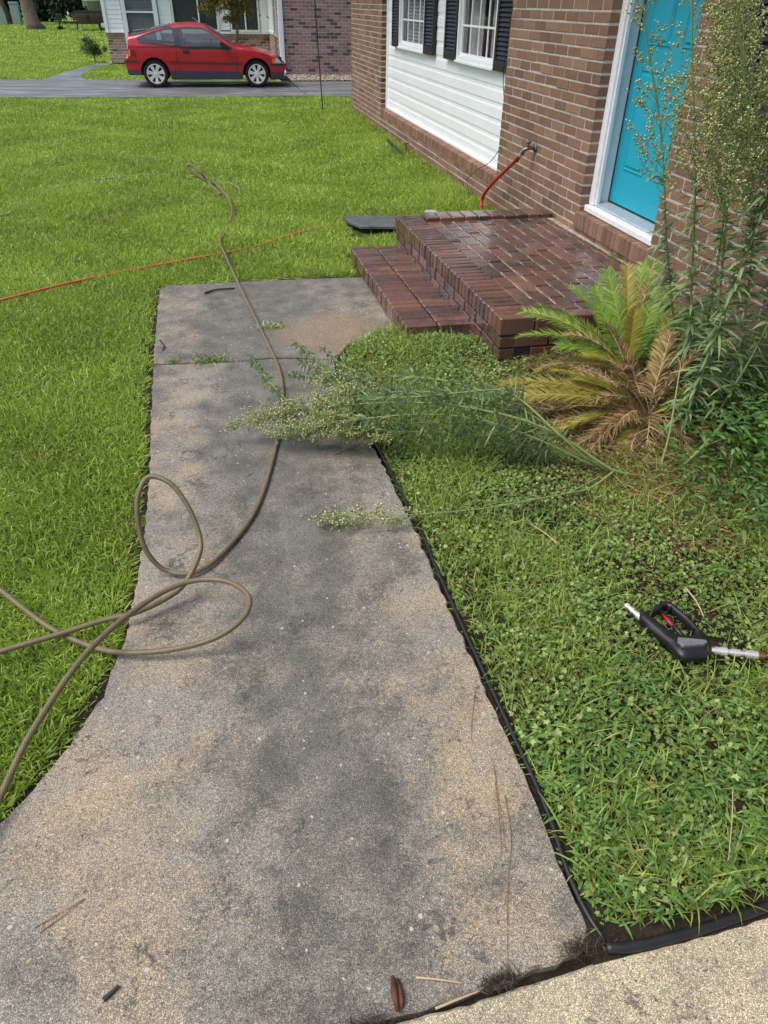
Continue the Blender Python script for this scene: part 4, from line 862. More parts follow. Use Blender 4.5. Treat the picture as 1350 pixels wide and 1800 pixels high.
fuzz('root_clump', (.60, .622, .004), 380, (.03, .009, .002), 'fuzz', 'dark tuft of dead roots at the corner of the walkway')
fuzz('root_clump', (.09, .565, .002), 200, (.03, .006, .004), 'fuzz', 'dark roots at the bottom edge of the picture')
def tinyweed(name, c, n, rad, label, mat='clover'):
    P = np.array(c)+rng.normal(size=(n, 3))*np.array([rad, rad*.6, .0]); D = rng.normal(size=(n, 3))*.6+np.array([0, 0, .7]); V, F, r = blades(P, D, rng.uniform(.015, .04, n), .006, .3, [.5, 1, .8], rng.random(n)); return tag(fast(name, V, F, mat, r), label, 'weed')
tinyweed('crack_weed', (-.235, 3.965, 0), 260, .055, 'small green weed growing in the walkway crack'); tinyweed('crack_weed', (-.43, 3.97, 0), 60, .02, 'tiny sprout in the crack near the left edge of the walkway')
tinyweed('weed_cutting', (.155, 4.43, .005), 220, .035, 'loose flowering sprig lying beside the hose on the far slab', 'bud'); tinyweed('crack_weed', hl_(1.80, -.03, .32), 120, .05, 'little weed where the porch meets the wall'); tinyweed('crack_weed', hl_(.55, -.02, .32), 60, .03, 'little weed below the door sill')
for i in range(5): tinyweed('wall_weed', (2.31+.02*i, 9.7-.5*i, .07), 90, .09, ['pale leafy weed by the stake at the wall', 'second leafy weed from the stake along the wall', 'middle leafy weed of the row along the wall', 'fourth leafy weed along the ledge', 'leafy weed of the wall row nearest the porch'][i])
# ---------------------------------------------------------------- tall weeds
def weed(name, pts, label, r0=.006, leaf=(0.0, .6), flower=(.55, 1.0), nleaf=70, nbr=40, leafL=.085, brL=.16, bud=.0048, leafW=.015, spread=1.0, group='tall flowering weeds', leafy_tip=False, buds_per=9, bend=(.15, .75)):
    root = empty(name, pts[0], 0, label, 'weed', group); o = np.array(pts[0]); P = spline(pts, 90)-o
    seg = np.linalg.norm(np.diff(P, axis=0), axis=1); cum = np.concatenate([[0], np.cumsum(seg)]); Lt = cum[-1]
    def at(t): s = np.asarray(t)*Lt; return np.stack([np.interp(s, cum, P[:, k]) for k in range(3)], -1)
    T = unit(np.gradient(P, axis=0))
    def tan(t): s = np.asarray(t)*Lt; return unit(np.stack([np.interp(s, cum, T[:, k]) for k in range(3)], -1))
    mb = MB(); mb.tube(P[::3], np.linspace(r0, r0*.3, len(P[::3])), 7); st_v = mb
    # leaves, spirally set
    t = np.sort(leaf[0]+(leaf[1]-leaf[0])*rng.random(nleaf)**1.25); ph = np.arange(nleaf)*2.4+rng.normal(0, .9, nleaf); T0 = tan(t)
    U = unit(np.cross(T0, np.array([.2, .3, 1.0])+rng.normal(0, .01, (nleaf, 3)))); W = np.cross(T0, U)
    D = unit(T0*rng.uniform(.1, .75, (nleaf, 1))+U*np.cos(ph)[:, None]+W*np.sin(ph)[:, None])
    Ls = leafL*rng.uniform(.4, 1.3, nleaf)*(1-.35*(t-leaf[0])/(leaf[1]-leaf[0]+1e-6))
    acc = Acc(); acc.add(*blades(at(t), D, Ls, leafW*rng.uniform(.7, 1.2, nleaf), rng.uniform(*bend, nleaf), [.25, .8, 1, .8, .45], rng.random(nleaf), side=unit(np.cross(D, T0)+rng.normal(0, .25, (nleaf, 3)))))
    if nbr and flower:
        tb = np.sort(rng.uniform(flower[0], flower[1], nbr)**1.0); ph = np.arange(nbr)*2.4+rng.normal(0, .4, nbr); T0 = tan(tb)
        U = unit(np.cross(T0, np.array([.2, .3, 1.0]))); W = np.cross(T0, U); D = unit(T0*rng.uniform(.7, 1.2, (nbr, 1))+(U*np.cos(ph)[:, None]+W*np.sin(ph)[:, None])*spread)
        rel_ = (tb-flower[0])/(flower[1]-flower[0]); Lb = brL*(1.05-.75*rel_)*rng.uniform(.6, 1.15, nbr); B = at(tb); BV = []; 
        pts_b = []; dirs_b = []
        for i in range(nbr):
            k = np.linspace(0, 1, 6)[:, None]; up = np.array([0, 0, 1])*.25 if not leafy_tip else np.zeros(3)
            c = B[i]+D[i]*Lb[i]*k+(T0[i]*.25+up*.4)*Lb[i]*k*k; st_v.tube(c, np.linspace(.0014, .0006, 6), 4, cap=False, r=.8)
            m = max(3, int(buds_per*Lb[i]/brL)); tt = rng.uniform(.3, 1, m); bp = np.stack([np.interp(tt, k[:, 0], c[:, q]) for q in range(3)], -1)
            dd = unit(D[i]+T0[i]*.5+rng.normal(0, .55, (m, 3))); Lc = rng.uniform(.012, .04, m)
            e = bp+dd*Lc[:, None]
            for a_, b2 in zip(bp, e): st_v.add([a_, a_+(.0009, 0, 0), b2+(.0005, 0, 0), b2, a_+(0, .0009, .0004), b2+(0, .0005, .0003)], [(0, 1, 2, 3), (1, 4, 5, 2), (4, 0, 3, 5)], r=.9)
            q = 4; pb = e[:, None]+rng.normal(0, .0055, (m, q, 3))-dd[:, None]*rng.uniform(0, .014, (m, q, 1)); pts_b.append(pb.reshape(-1, 3)); dirs_b.append(np.repeat(dd, q, 0))
            if rng.random() < .8:                                                       # bracts along the branch
                nb = 4; tt = rng.uniform(.05, .8, nb); bp = np.stack([np.interp(tt, k[:, 0], c[:, q2]) for q2 in range(3)], -1); dd = unit(D[i]+rng.normal(0, .6, (nb, 3)))
                acc.add(*blades(bp, dd, rng.uniform(.012, .03, nb), .0032, .2, [.5, 1, .6], rng.random(nb)))
        C = np.concatenate(pts_b); Dd = unit(np.concatenate(dirs_b)+rng.normal(0, .3, (len(C), 3))); n = len(C); U = unit(np.cross(Dd, rng.normal(size=(n, 3)))); W = np.cross(Dd, U); s = bud*rng.uniform(.6, 1.2, n)[:, None]
        V = np.stack([C-Dd*s*1.5, C+U*s*.75, C+W*s*.75, C-U*s*.75, C-W*s*.75, C+Dd*s*1.1], 1); Fi = np.array([(0, 2, 1), (0, 3, 2), (0, 4, 3), (0, 1, 4), (5, 1, 2), (5, 2, 3), (5, 3, 4), (5, 4, 1)])
        F = (np.arange(n)*6)[:, None, None]+Fi[None]; rr = np.clip(np.repeat(rng.random(n), 8).reshape(n, 8)+np.array([-.15]*4+[.2]*4), 0, 1).ravel(); fast('flower_heads', V.reshape(-1, 3), F.reshape(-1, 3), 'bud', rr, root)
    acc.build('leaves', 'wleaf', root); st_v.build('stem', 'stem', root, smooth=True); return root
def ext(p, d, k): return (p[0]+d[0]*k, p[1]+d[1]*k, p[2]+d[2]*k)
up_weeds = [
 ([(1.90, 2.60, .05), (1.99, 2.8, .20), (2.02, 2.93, .35), (1.933, 2.95, .606), (1.824, 2.95, .911), (1.742, 2.95, 1.182), (1.662, 2.95, 1.386), (1.583, 2.95, 1.554), (1.522, 2.95, 1.71), (1.44, 2.95, 1.90)], 'leftmost upright weed, its open flower spray in front of the turquoise door', dict(leaf=(.15, .62), flower=(.56, 1), nleaf=85, nbr=52, brL=.17, leafL=.085)),
 ([(1.93, 2.58, .05), (2.0, 2.7, .18), (2.018, 2.8, .33), (1.932, 2.8, .656), (1.861, 2.8, .946), (1.802, 2.8, 1.164), (1.739, 2.8, 1.363), (1.679, 2.8, 1.544), (1.629, 2.8, 1.711), (1.56, 2.8, 1.9)], 'second upright weed from the left, crossing the right edge of the door', dict(leaf=(.15, .6), flower=(.55, 1), nleaf=95, nbr=58, brL=.19, leafL=.09)),
 ([(1.97, 2.55, .05), (2.05, 2.68, .12), (2.118, 2.75, .3), (2.035, 2.75, .668), (1.97, 2.75, .955), (1.918, 2.75, 1.171), (1.861, 2.75, 1.367), (1.813, 2.75, 1.548), (1.762, 2.75, 1.713), (1.70, 2.75, 1.9)], 'third upright weed from the left with a dense pale flower spray', dict(leaf=(.12, .58), flower=(.52, 1), nleaf=100, nbr=130, brL=.22, leafL=.095, buds_per=13)),
 ([(1.80, 2.46, .03), (1.867, 2.55, .10), (1.905, 2.55, .339), (1.931, 2.55, .645), (1.947, 2.55, .831), (1.964, 2.55, 1.066), (1.95, 2.56, 1.4), (1.90, 2.57, 1.75)], 'upright weed with a stem leaning to the right through the middle of the clump', dict(leaf=(.12, .75), flower=(.68, 1), nleaf=200, nbr=80, brL=.19, leafL=.10, buds_per=12)),
 ([(2.05, 2.47, .05), (2.124, 2.6, .2), (2.103, 2.6, .463), (2.043, 2.6, .765), (1.972, 2.6, 1.034), (1.872, 2.6, 1.274), (1.786, 2.6, 1.472), (1.714, 2.6, 1.62), (1.672, 2.6, 1.712), (1.58, 2.6, 1.9)], 'upright weed just left of the black shutter, bending left at the top', dict(leaf=(.1, .6), flower=(.5, 1), nleaf=110, nbr=120, brL=.2, leafL=.1, buds_per=13)),
 ([(1.90, 2.44, .04), (1.988, 2.5, .15), (2.048, 2.5, .351), (2.104, 2.5, .58), (2.12, 2.5, .9), (2.07, 2.5, 1.25), (1.98, 2.5, 1.6), (1.92, 2.5, 1.85)], 'rightmost upright weed, cut by the right edge of the picture', dict(leaf=(.1, .7), flower=(.55, 1), nleaf=110, nbr=120, brL=.21, leafL=.1, buds_per=13)),
 ([(2.12, 2.85, .06), (2.17, 2.95, .3), (2.158, 2.95, .485), (2.124, 2.95, .753), (2.075, 2.95, 1.02), (1.983, 2.95, 1.344), (1.90, 2.95, 1.6), (1.85, 2.95, 1.8)], 'rearmost upright weed close to the brick wall', dict(leaf=(.1, .6), flower=(.52, 1), nleaf=90, nbr=105, brL=.2, leafL=.09, buds_per=12)),
 ([(2.15, 2.6, .06), (2.2, 2.62, .4), (2.19, 2.65, .8), (2.12, 2.66, 1.15), (2.05, 2.66, 1.45), (1.98, 2.66, 1.8)], 'upright weed in front of the black shutter at the right', dict(leaf=(.1, .62), flower=(.52, 1), nleaf=100, nbr=120, brL=.2, leafL=.1, buds_per=12)),
]
for pts, lab, kw in up_weeds: (kw.update(nleaf=int(kw['nleaf']*2.4), leafL=kw['leafL']*1.35), weed('tall_weed', pts, lab, r0=.0062, **kw))
TR = [(2.068, 2.479, .25), (1.901, 2.379, .15), (1.766, 2.336, .06), (1.665, 2.338, .04), (1.472, 2.34, .08)]
FG = 'fallen weeds bent over the walkway'
kwf = dict(group=FG, spread=.62, leafL=.085, leafW=.011, bend=(-.35, .55))
weed('fallen_weed', TR+[(1.278, 2.42, .2), (1.089, 2.491, .28), (.825, 2.605, .31), (.607, 2.729, .28), (.375, 2.84, .23), (.18, 2.955, .16), (-.108, 2.977, .10)], 'longest fallen weed, its pale flower tip reaching over the hose', r0=.009, leaf=(.38, .97), flower=(.76, 1), nleaf=250, nbr=64, brL=.15, buds_per=12, **kwf)
kwf['group'] = FG
weed('fallen_weed', [(1.383, 2.382, .1), (1.223, 2.418, .24), (1.056, 2.581, .36), (.86, 2.58, .38), (.663, 2.651, .34), (.496, 2.803, .28), (.40, 3.03, .22)], 'upper fallen weed with a bright yellow green stem', r0=.0062, leaf=(.3, .95), flower=(.8, 1), nleaf=200, nbr=18, brL=.14, **kwf)
weed('fallen_weed', [(1.472, 2.34, .08), (1.253, 2.463, .15), (1.033, 2.59, .2), (.738, 2.634, .22), (.463, 2.759, .17), (.223, 2.87, .1)], 'fallen weed in the middle of the bundle', r0=.0062, leaf=(.22, .97), flower=(.74, 1), nleaf=270, nbr=56, brL=.14, buds_per=12, **kwf)
weed('fallen_weed', [(1.472, 2.34, .08), (1.299, 2.434, .12), (1.063, 2.516, .16), (.88, 2.586, .18), (.612, 2.70, .15), (.381, 2.83, .09)], 'lowest stem of the fallen bundle, nearest the camera', r0=.0058, leaf=(.22, .97), flower=(.74, 1), nleaf=280, nbr=46, brL=.14, buds_per=12, **kwf)
weed('fallen_weed', [(1.436, 2.361, .05), (1.221, 2.232, .07), (1.084, 2.199, .08), (.837, 2.169, .08), (.538, 2.205, .06), (.198, 2.264, .04)], 'thin single fallen branch lying apart in front of the bundle', r0=.0042, leaf=(.3, .8), flower=(.66, 1), nleaf=80, nbr=34, brL=.10, buds_per=8, group=FG, spread=.6, leafL=.06, leafW=.008)
weed('fallen_weed', [(1.278, 2.42, .2), (1.071, 2.563, .25), (.816, 2.751, .27), (.60, 3.0, .22), (.42, 3.2, .2), (.251, 3.40, .2)], 'rear fallen weed pointing its leafy tip towards the far slab', r0=.005, leaf=(.25, 1), flower=(.6, .95), nleaf=280, nbr=16, brL=.10, **kwf)
weed('fallen_weed', [(1.45, 2.36, .09), (1.2, 2.50, .22), (.95, 2.66, .3), (.70, 2.78, .30), (.50, 2.86, .26), (.30, 2.93, .2)], 'fallen weed lying between the longest one and the bright stem', r0=.0058, leaf=(.22, .97), flower=(.74, 1), nleaf=250, nbr=50, brL=.14, buds_per=12, **kwf)
weed('fallen_weed', [(1.40, 2.37, .09), (1.15, 2.46, .2), (.92, 2.56, .26), (.70, 2.64, .26), (.50, 2.72, .22), (.28, 2.82, .15), (.10, 2.88, .10)], 'fallen weed along the near side of the bundle, tip just past the hose', r0=.0055, leaf=(.22, .97), flower=(.72, 1), nleaf=240, nbr=50, brL=.15, buds_per=10, **kwf)
weed('fallen_weed', [(1.30, 2.44, .18), (1.08, 2.60, .30), (.86, 2.76, .34), (.66, 2.90, .32), (.48, 3.02, .27), (.34, 3.12, .24)], 'fallen weed on the far side of the bundle, mostly leaves', r0=.005, leaf=(.2, 1), flower=(.8, 1), nleaf=260, nbr=20, brL=.12, **kwf)
kt = dict(group=FG, nbr=0, flower=None, leafL=.042, leafW=.0105, nleaf=120, leaf=(.05, 1))
weed('leafy_shoot', [(.184, 3.0, .15), (.112, 3.10, .19), (.05, 3.28, .21), (-.002, 3.477, .22)], 'bright green leafy shoot pointing at the hose, leftmost of four', r0=.0035, **kt)
weed('leafy_shoot', [(.429, 2.859, .25), (.341, 3.178, .27), (.22, 3.497, .28)], 'leafy shoot reaching farthest over the concrete joint', r0=.0035, **kt)
weed('leafy_shoot', [(.45, 2.96, .22), (.309, 3.154, .22), (.161, 3.287, .2)], 'leafy shoot between the leftmost one and the longest one', r0=.0035, **kt)
weed('leafy_shoot', [(.5, 2.95, .25), (.43, 3.2, .26), (.36, 3.42, .26)], 'leafy shoot nearest the green ground cover', r0=.0035, **kt)
# thin side stalks of the bent trunk
for i, (p, lab) in enumerate([([(1.472, 2.34, .08), (1.33, 2.26, .06), (1.2, 2.20, .09)], 'short leafless stalk forking off towards the camera'), ([(1.90, 2.37, .15), (2.05, 2.40, .16), (2.3, 2.42, .16)], 'thin green stalk running right from the bent trunk'), ([(1.70, 2.36, .05), (1.74, 2.42, .2), (1.80, 2.55, .42)], 'straight olive stalk rising from the palm foot')]):
    mb = MB(); mb.tube(spline(p, 14), np.linspace(.006, .003, 14), 7); tag(mb.build('weed_stalk', 'stem', smooth=True), lab, 'weed', 'bare weed stalks')
# ---------------------------------------------------------------- sago palm
PALM = empty('sago_palm', (1.80, 2.80, 0), 0, 'sago palm with green, yellow and dead brown fronds beside the porch', 'palm'); po = np.array([1.80, 2.80, 0])
def frond(base, tip, arch, mat, ll=.085, nl=115, w=.0056, vee=.45, rnd=None, curl=.25, name='frond'):
    base = np.array(base)-po; tip = np.array(tip)-po; mid = (base+tip)/2+np.array([0, 0, arch]); t = np.linspace(0, 1, 60)[:, None]; P = base*(1-t)**2+2*mid*t*(1-t)+tip*t*t
    T = unit(np.gradient(P, axis=0)); S = unit(np.cross(T, np.array([0, 0, 1.])+rng.normal(0, .25, 3))); U = np.cross(S, T); q = np.linspace(8, 59, nl).astype(int)
    q = q[rng.random(nl) < (.72 if mat == 'fbrown' else .93)]; nl = len(q); acc = Acc(); vj = .28 if mat == 'fbrown' else .09
    ll *= 1.25
    for sg in (-1, 1):
        D = unit(S[q]*sg+T[q]*rng.uniform(1.0, 1.5, (nl, 1))+U[q]*vee+rng.normal(0, vj, (nl, 3))); pr = np.sin(np.pi*np.clip((q-2)/60, 0, 1))**.5*.9+.1
        acc.add(*blades(P[q], D, ll*pr*rng.uniform(.85, 1.1, nl), w, curl*rng.uniform(.5, 1.4, nl), [.8, 1, .8, .45], np.clip(rng.uniform(.1, 1, nl) if rnd is None else rng.normal(rnd, .18, nl), 0, 1), side=unit(T[q]+rng.normal(0, .15, (nl, 3)))))
    mb = MB(); V = np.concatenate(acc.V); F = np.concatenate(acc.F); R_ = np.concatenate(acc.R); mb.add(V, F, 0, R_)
    mb.tube(P[::4], np.linspace(.0040, .0012, len(P[::4])), 6, mi=1); return mb.build(name, [mat, 'rachis' if mat != 'fbrown' else 'straw'], PALM)
A = (1.84, 3.02, .20); B = (1.80, 2.70, .12)
for tip, ar, m, l in [((1.363, 3.314, .30), .16, 'fgreen', .085), ((1.40, 3.40, .40), .14, 'fgreen', .085), ((1.477, 3.40, .42), .14, 'fgreen', .09), ((1.64, 3.40, .52), .1, 'fgreen', .085), ((1.778, 3.30, .62), .06, 'fgreen', .08), ((1.90, 3.34, .63), .05, 'fyel', .075), ((2.02, 3.40, .62), .07, 'fgreen', .08), ((2.20, 3.60, .57), .1, 'fgreen', .095), ((2.26, 3.45, .48), .12, 'fgreen', .09), ((2.136, 3.186, .42), .1, 'fgreen', .085), ((1.95, 3.10, .50), .05, 'fgreen', .075), ((1.70, 3.15, .48), .05, 'fgreen', .07), ((1.83, 3.06, .50), .02, 'fyel', .07), ((1.52, 3.18, .30), .1, 'fgreen', .08),
                      ((1.72, 3.10, .42), .05, 'fbrown', .06), ((2.0, 3.5, .55), .08, 'fbrown', .05)]: frond(A, tip, ar, m, l)
for tip, ar, m, l in [((1.18, 3.0, .20), .14, 'fyel', .085), ((1.184, 2.90, .17), .12, 'fyel', .08), ((1.256, 2.83, .12), .1, 'fbrown', .08), ((1.42, 2.97, .26), .1, 'fyel', .08), ((1.44, 2.54, .05), .15, 'fbrown', .075), ((1.331, 2.68, .08), .12, 'fyel', .075), ((1.59, 2.46, .04), .12, 'fbrown', .04), ((2.019, 2.347, .08), .14, 'fbrown', .085), ((2.07, 2.42, .12), .12, 'fyel', .07), ((1.90, 2.38, .03), .13, 'fbrown', .055), ((1.70, 2.90, .40), .05, 'fbrown', .08), ((2.05, 3.1, .50), .06, 'fyel', .075), ((2.2, 3.12, .40), .1, 'fyel', .08), ((2.35, 3.15, .46), .1, 'fgreen', .07), ((2.30, 2.98, .36), .1, 'fbrown', .06), ((2.30, 2.81, .28), .1, 'fyel', .08), ((1.983, 2.72, .42), .06, 'fbrown', .08), ((1.92, 2.86, .46), .04, 'fbrown', .075), ((1.62, 2.78, .32), .06, 'fyel', .07), ((1.331, 2.547, .04), .1, 'fbrown', .06), ((1.50, 2.62, .10), .12, 'fbrown', .08), ((1.66, 2.55, .06), .12, 'fyel', .06), ((1.24, 3.10, .12), .08, 'fbrown', .07)]: frond(B, tip, ar, m, l, rnd=None)
for tip, ar, m, l in [((2.05, 3.30, .52), .06, 'fgreen', .08), ((2.12, 3.30, .42), .10, 'fgreen', .08), ((2.30, 3.30, .40), .12, 'fgreen', .08), ((1.98, 3.25, .56), .03, 'fbrown', .055), ((1.72, 3.30, .55), .05, 'fgreen', .07), ((1.56, 3.34, .36), .12, 'fgreen', .085)]: frond(A, tip, ar, m, l)
for tip, ar, m, l in [((1.22, 2.95, .10), .08, 'fbrown', .07), ((1.30, 3.02, .16), .09, 'fyel', .07), ((1.36, 2.78, .08), .08, 'fbrown', .07), ((1.98, 2.98, .44), .05, 'fyel', .07), ((2.12, 2.95, .36), .08, 'fbrown', .07), ((1.50, 2.95, .22), .09, 'fyel', .07)]: frond(B, tip, ar, m, l)
for i in range(60):                              # tangle of dead fronds round both crowns
    a = rng.uniform(0, 2*math.pi); L = rng.uniform(.22, .5); bs = A if i % 3 == 0 else B; tip = (bs[0]+L*math.cos(a)*.9, bs[1]+L*math.sin(a), max(.03, bs[2]+rng.uniform(-.15, .22)))
    if tip[0] < 2.4 and tip[1] > 2.32: frond(bs, tip, rng.uniform(.03, .12), 'fbrown' if i % 4 else 'fyel', rng.uniform(.04, .075), nl=70)
n = 1400; th = rng.uniform(0, 2*math.pi, n); hh = rng.uniform(0, .22, n); rr = .10*(1-.35*hh/.22); P = np.stack([rr*np.cos(th)+.0, rr*np.sin(th)*1.6+.06, hh], -1); D = np.stack([np.cos(th), np.sin(th), rng.uniform(-.3, 1.2, n)], -1)
V, F, r = blades(P, D, rng.uniform(.03, .11, n), .006, .3, [1, .8, .5], rng.random(n)); fast('trunk_fibres', V, F, 'fbrown', r, PALM)
mb = MB(); mb.lathe([(.12, -.03), (.115, .08), (.09, .18), (.04, .23), (.001, .24)], c=(0, .02, 0), axis=2, n=16); mb.lathe([(.10, -.03), (.10, .1), (.08, .22), (.03, .27), (.001, .28)], c=(.04, .20, 0), axis=2, n=16); mb.build('trunk', 'mulch', PALM)
# dead straw on the mulch
n = 9000; P = np.stack([rng.normal(1.72, .27, n), rng.normal(2.85, .42, n), np.zeros(n)], -1); P = P[(P[:, 0] > 1.15) & (P[:, 0] < 2.45)]; n = len(P); P[:, 2] = gz(P[:, 0], P[:, 1])+.03+rng.uniform(0, .025, n); a = rng.uniform(0, 2*math.pi, n); D = np.stack([np.cos(a), np.sin(a), rng.uniform(-.1, .25, n)], -1)
V, F, r = blades(P, D, rng.uniform(.04, .16, n), .0026, .12, [1, .9, .6], rng.random(n)**1.2); tag(fast('pine_straw', V, F, 'fbrown', r), 'dry brown straw scattered round the palm', 'straw', kind='stuff')
# ---------------------------------------------------------------- ground cover in the bed
def inbed(x, y): return (x > right_edge(y)+.03) & (y < 4.15-.25*ss((x-.9)/.4)) & (y > np.interp(x, [.6, .8, 1.05, 1.5, 3], [.665, .64, .66, .72, .9])) & (x < 2.5-.02*(y-4))
def mulchy(x, y): return np.clip(1.15-np.hypot((x-1.80)/.52, (y-2.86)/.66), 0, 1)*1.6
def scatter(n, x0, x1, y0, y1, fn): x = rng.uniform(x0, x1, n); y = rng.uniform(y0, y1, n); k = fn(x, y); return x[k], y[k]
# clover-like leaves: little palmate clusters on stalks
x, y = scatter(120000, .5, 2.6, .6, 4.3, inbed); dens_ = (1-.55*ss((1.05-x)/.3)*ss((y-1.4)/.4))*(.30+.9*lowf(x, y, 2.6)*lowf(x+3, y, 6.1)+.35*ss((1.9-y)*-.6+.4))
keep = (rng.random(len(x)) < np.clip(dens_, .12, 1)*np.where(y < 1.1, .75, 1)) & (rng.random(len(x)) > mulchy(x, y)*.92) & (~((y < 1.25) & (rng.random(len(x)) < .55*lowf(x*3, y*3, 1.0)))); x, y = x[keep], y[keep]
gun_clear = (np.hypot((x-1.26), (y-1.44)) < .13)
h = rng.uniform(.004, .05, len(x))*(.55+.8*lowf(x, y, 5.0)); h[gun_clear] = rng.uniform(.0, .03, gun_clear.sum()); gm = (x > 1.17) & (x < 1.5) & (y > 1.26) & (y < 1.56) & (((x-1.22)*.85+(y-1.5)) > -.06); k2 = ~(gm & (rng.random(len(x)) < .6)) & ~((x > 1.32) & (x < 1.56) & (np.abs(y-(1.343-(x-1.325)*.40)) < .022)); x, y, h = x[k2], y[k2], h[k2]
n = len(x); print('clover', n); C = np.stack([x, y, gz(x, y)+.008+h], -1); Nn = unit(np.stack([rng.normal(0, .55, n), rng.normal(-.1, .55, n), np.ones(n)], -1)); a0 = rng.uniform(0, 2*math.pi, n); sz = rng.uniform(.0045, .0105, n)*np.where(y < 1.3, 1.1, 1.0); acc = Acc(); rc = np.clip(rng.normal(.45, .2, n)+.25*(lowf(x, y, 4)-.5)+h*6-.1, 0, 1)
Ux = unit(np.cross(Nn, np.array([0, 1., 0]))); Uy = np.cross(Nn, Ux)
for k in range(5):
    a = a0+k*2*math.pi/5*.86+rng.normal(0, .12, n); D = Ux*np.cos(a)[:, None]+Uy*np.sin(a)[:, None]; acc.add(*blades(C, D+Nn*.15, sz*rng.uniform(.8, 1.15, n), sz*.62, .15, [.35, 1.0, .85], np.clip(rc+rng.normal(0, .06, n), 0, 1), side=unit(np.cross(D, Nn))))
o = acc.build('clover', 'clover'); tag(o, 'low clover-like weeds carpeting the bed right of the walkway', 'ground cover', kind='stuff')
# thin grass among it
x, y = scatter(80000, .5, 2.6, .6, 4.3, inbed); keep = (rng.random(len(x)) < .22+1.0*lowf(x+9, y+4, 3.1)**2+.45*ss((1.05-x)/.3)*ss((y-1.4)/.4)) & (rng.random(len(x)) > mulchy(x, y)*.8); x, y = x[keep], y[keep]
keep = ~((x > 1.2) & (x < 1.5) & (y > 1.28) & (y < 1.54) & (rng.random(len(x)) < .85)); x, y = x[keep], y[keep]
n = len(x); P = np.stack([x, y, gz(x, y)+.004], -1); D = np.stack([rng.normal(0, .55, n), rng.normal(0, .55, n), np.ones(n)], -1); V, F, r = blades(P, D, rng.uniform(.04, .15, n)*(.7+.6*lowf(x, y, 3.7)), rng.uniform(.0022, .0055, n), rng.uniform(.1, .8, n), [1, .9, .6], rng.random(n))
tag(fast('weed_grass', V, F, 'weedgrass', r), 'thin grass blades sprouting through the bed', 'grass', kind='stuff')
n = 60; P = np.stack([rng.uniform(1.19, 1.34, n), rng.uniform(1.30, 1.56, n), np.full(n, .01)], -1); D = np.stack([rng.normal(0, .5, n), rng.normal(-.2, .5, n), np.ones(n)], -1); V, F, r = blades(P, D, rng.uniform(.06, .11, n), .0035, .6, [1, .9, .6], rng.random(n)); tag(fast('weed_grass', V, F, 'weedgrass', r), 'grass blades poking up through the spray gun trigger opening', 'grass', kind='stuff')
# broad lance-leaved weeds, thickest in the near corner
x, y = scatter(30000, .55, 2.5, .6, 4.2, inbed); pr = np.clip(1.15-(y-.6)*1.15, .05, 1)*np.clip(.4+lowf(x*2, y*2, 1.5), 0, 1); keep = (rng.random(len(x)) < pr*.75) & ~((x > 1.17) & (y > 1.26) & (y < 1.57)); x, y = x[keep], y[keep]; n = len(x)
P0 = np.stack([x, y, gz(x, y)], -1); hh = rng.uniform(.015, .06, n); acc = Acc(); rb_ = np.clip(rng.normal(.5, .22, n), 0, 1)
for k in range(4):
    a = rng.uniform(0, 2*math.pi, n); D = np.stack([np.cos(a), np.sin(a), rng.uniform(.15, .9, n)], -1); acc.add(*blades(P0+np.stack([rng.normal(0, .004, n), rng.normal(0, .004, n), hh*(k+1.5)/4.5], -1), D, rng.uniform(.02, .052, n), rng.uniform(.0045, .009, n), .5, [.4, 1, .95, .6], np.clip(rb_+rng.normal(0, .08, n), 0, 1), side=unit(np.cross(D, np.array([0, 0, 1.]))+rng.normal(0, .2, (n, 3)))))
V, F, r = blades(P0, np.stack([rng.normal(0, .2, n), rng.normal(0, .2, n), np.ones(n)], -1), hh*1.15, .002, .05, [1, 1], rb_); acc.add(V, F, r)
tag(acc.build('broad_weeds', 'broad'), 'broader lance-leaved weeds in the near corner of the bed', 'ground cover', kind='stuff')
# soft leafy undergrowth at the foot of the tall weeds and wall
n = 9000; x = rng.normal(2.12, .24, n); y = rng.normal(2.55, .45, n); k = (x < 2.5) & (x > 1.6) & (rng.random(n) > mulchy(x, y)*.6) & (y > 1.5); x, y = x[k], y[k]; n = len(x); z0 = rng.uniform(.03, .36, n)*np.clip((x-1.6)/.4, .15, 1); a = rng.uniform(0, 2*math.pi, n)
D = np.stack([np.cos(a), np.sin(a), rng.uniform(-.1, .8, n)], -1); V, F, r = blades(np.stack([x, y, z0+gz(x, y)], -1), D, rng.uniform(.025, .07, n), rng.uniform(.007, .016, n), .5, [.4, 1, .9, .5], np.clip(rng.normal(.3, .2, n), .05, 1)); tag(fast('undergrowth', V, F, 'broad', r), 'dark leafy undergrowth at the foot of the tall weeds', 'ground cover', kind='stuff')
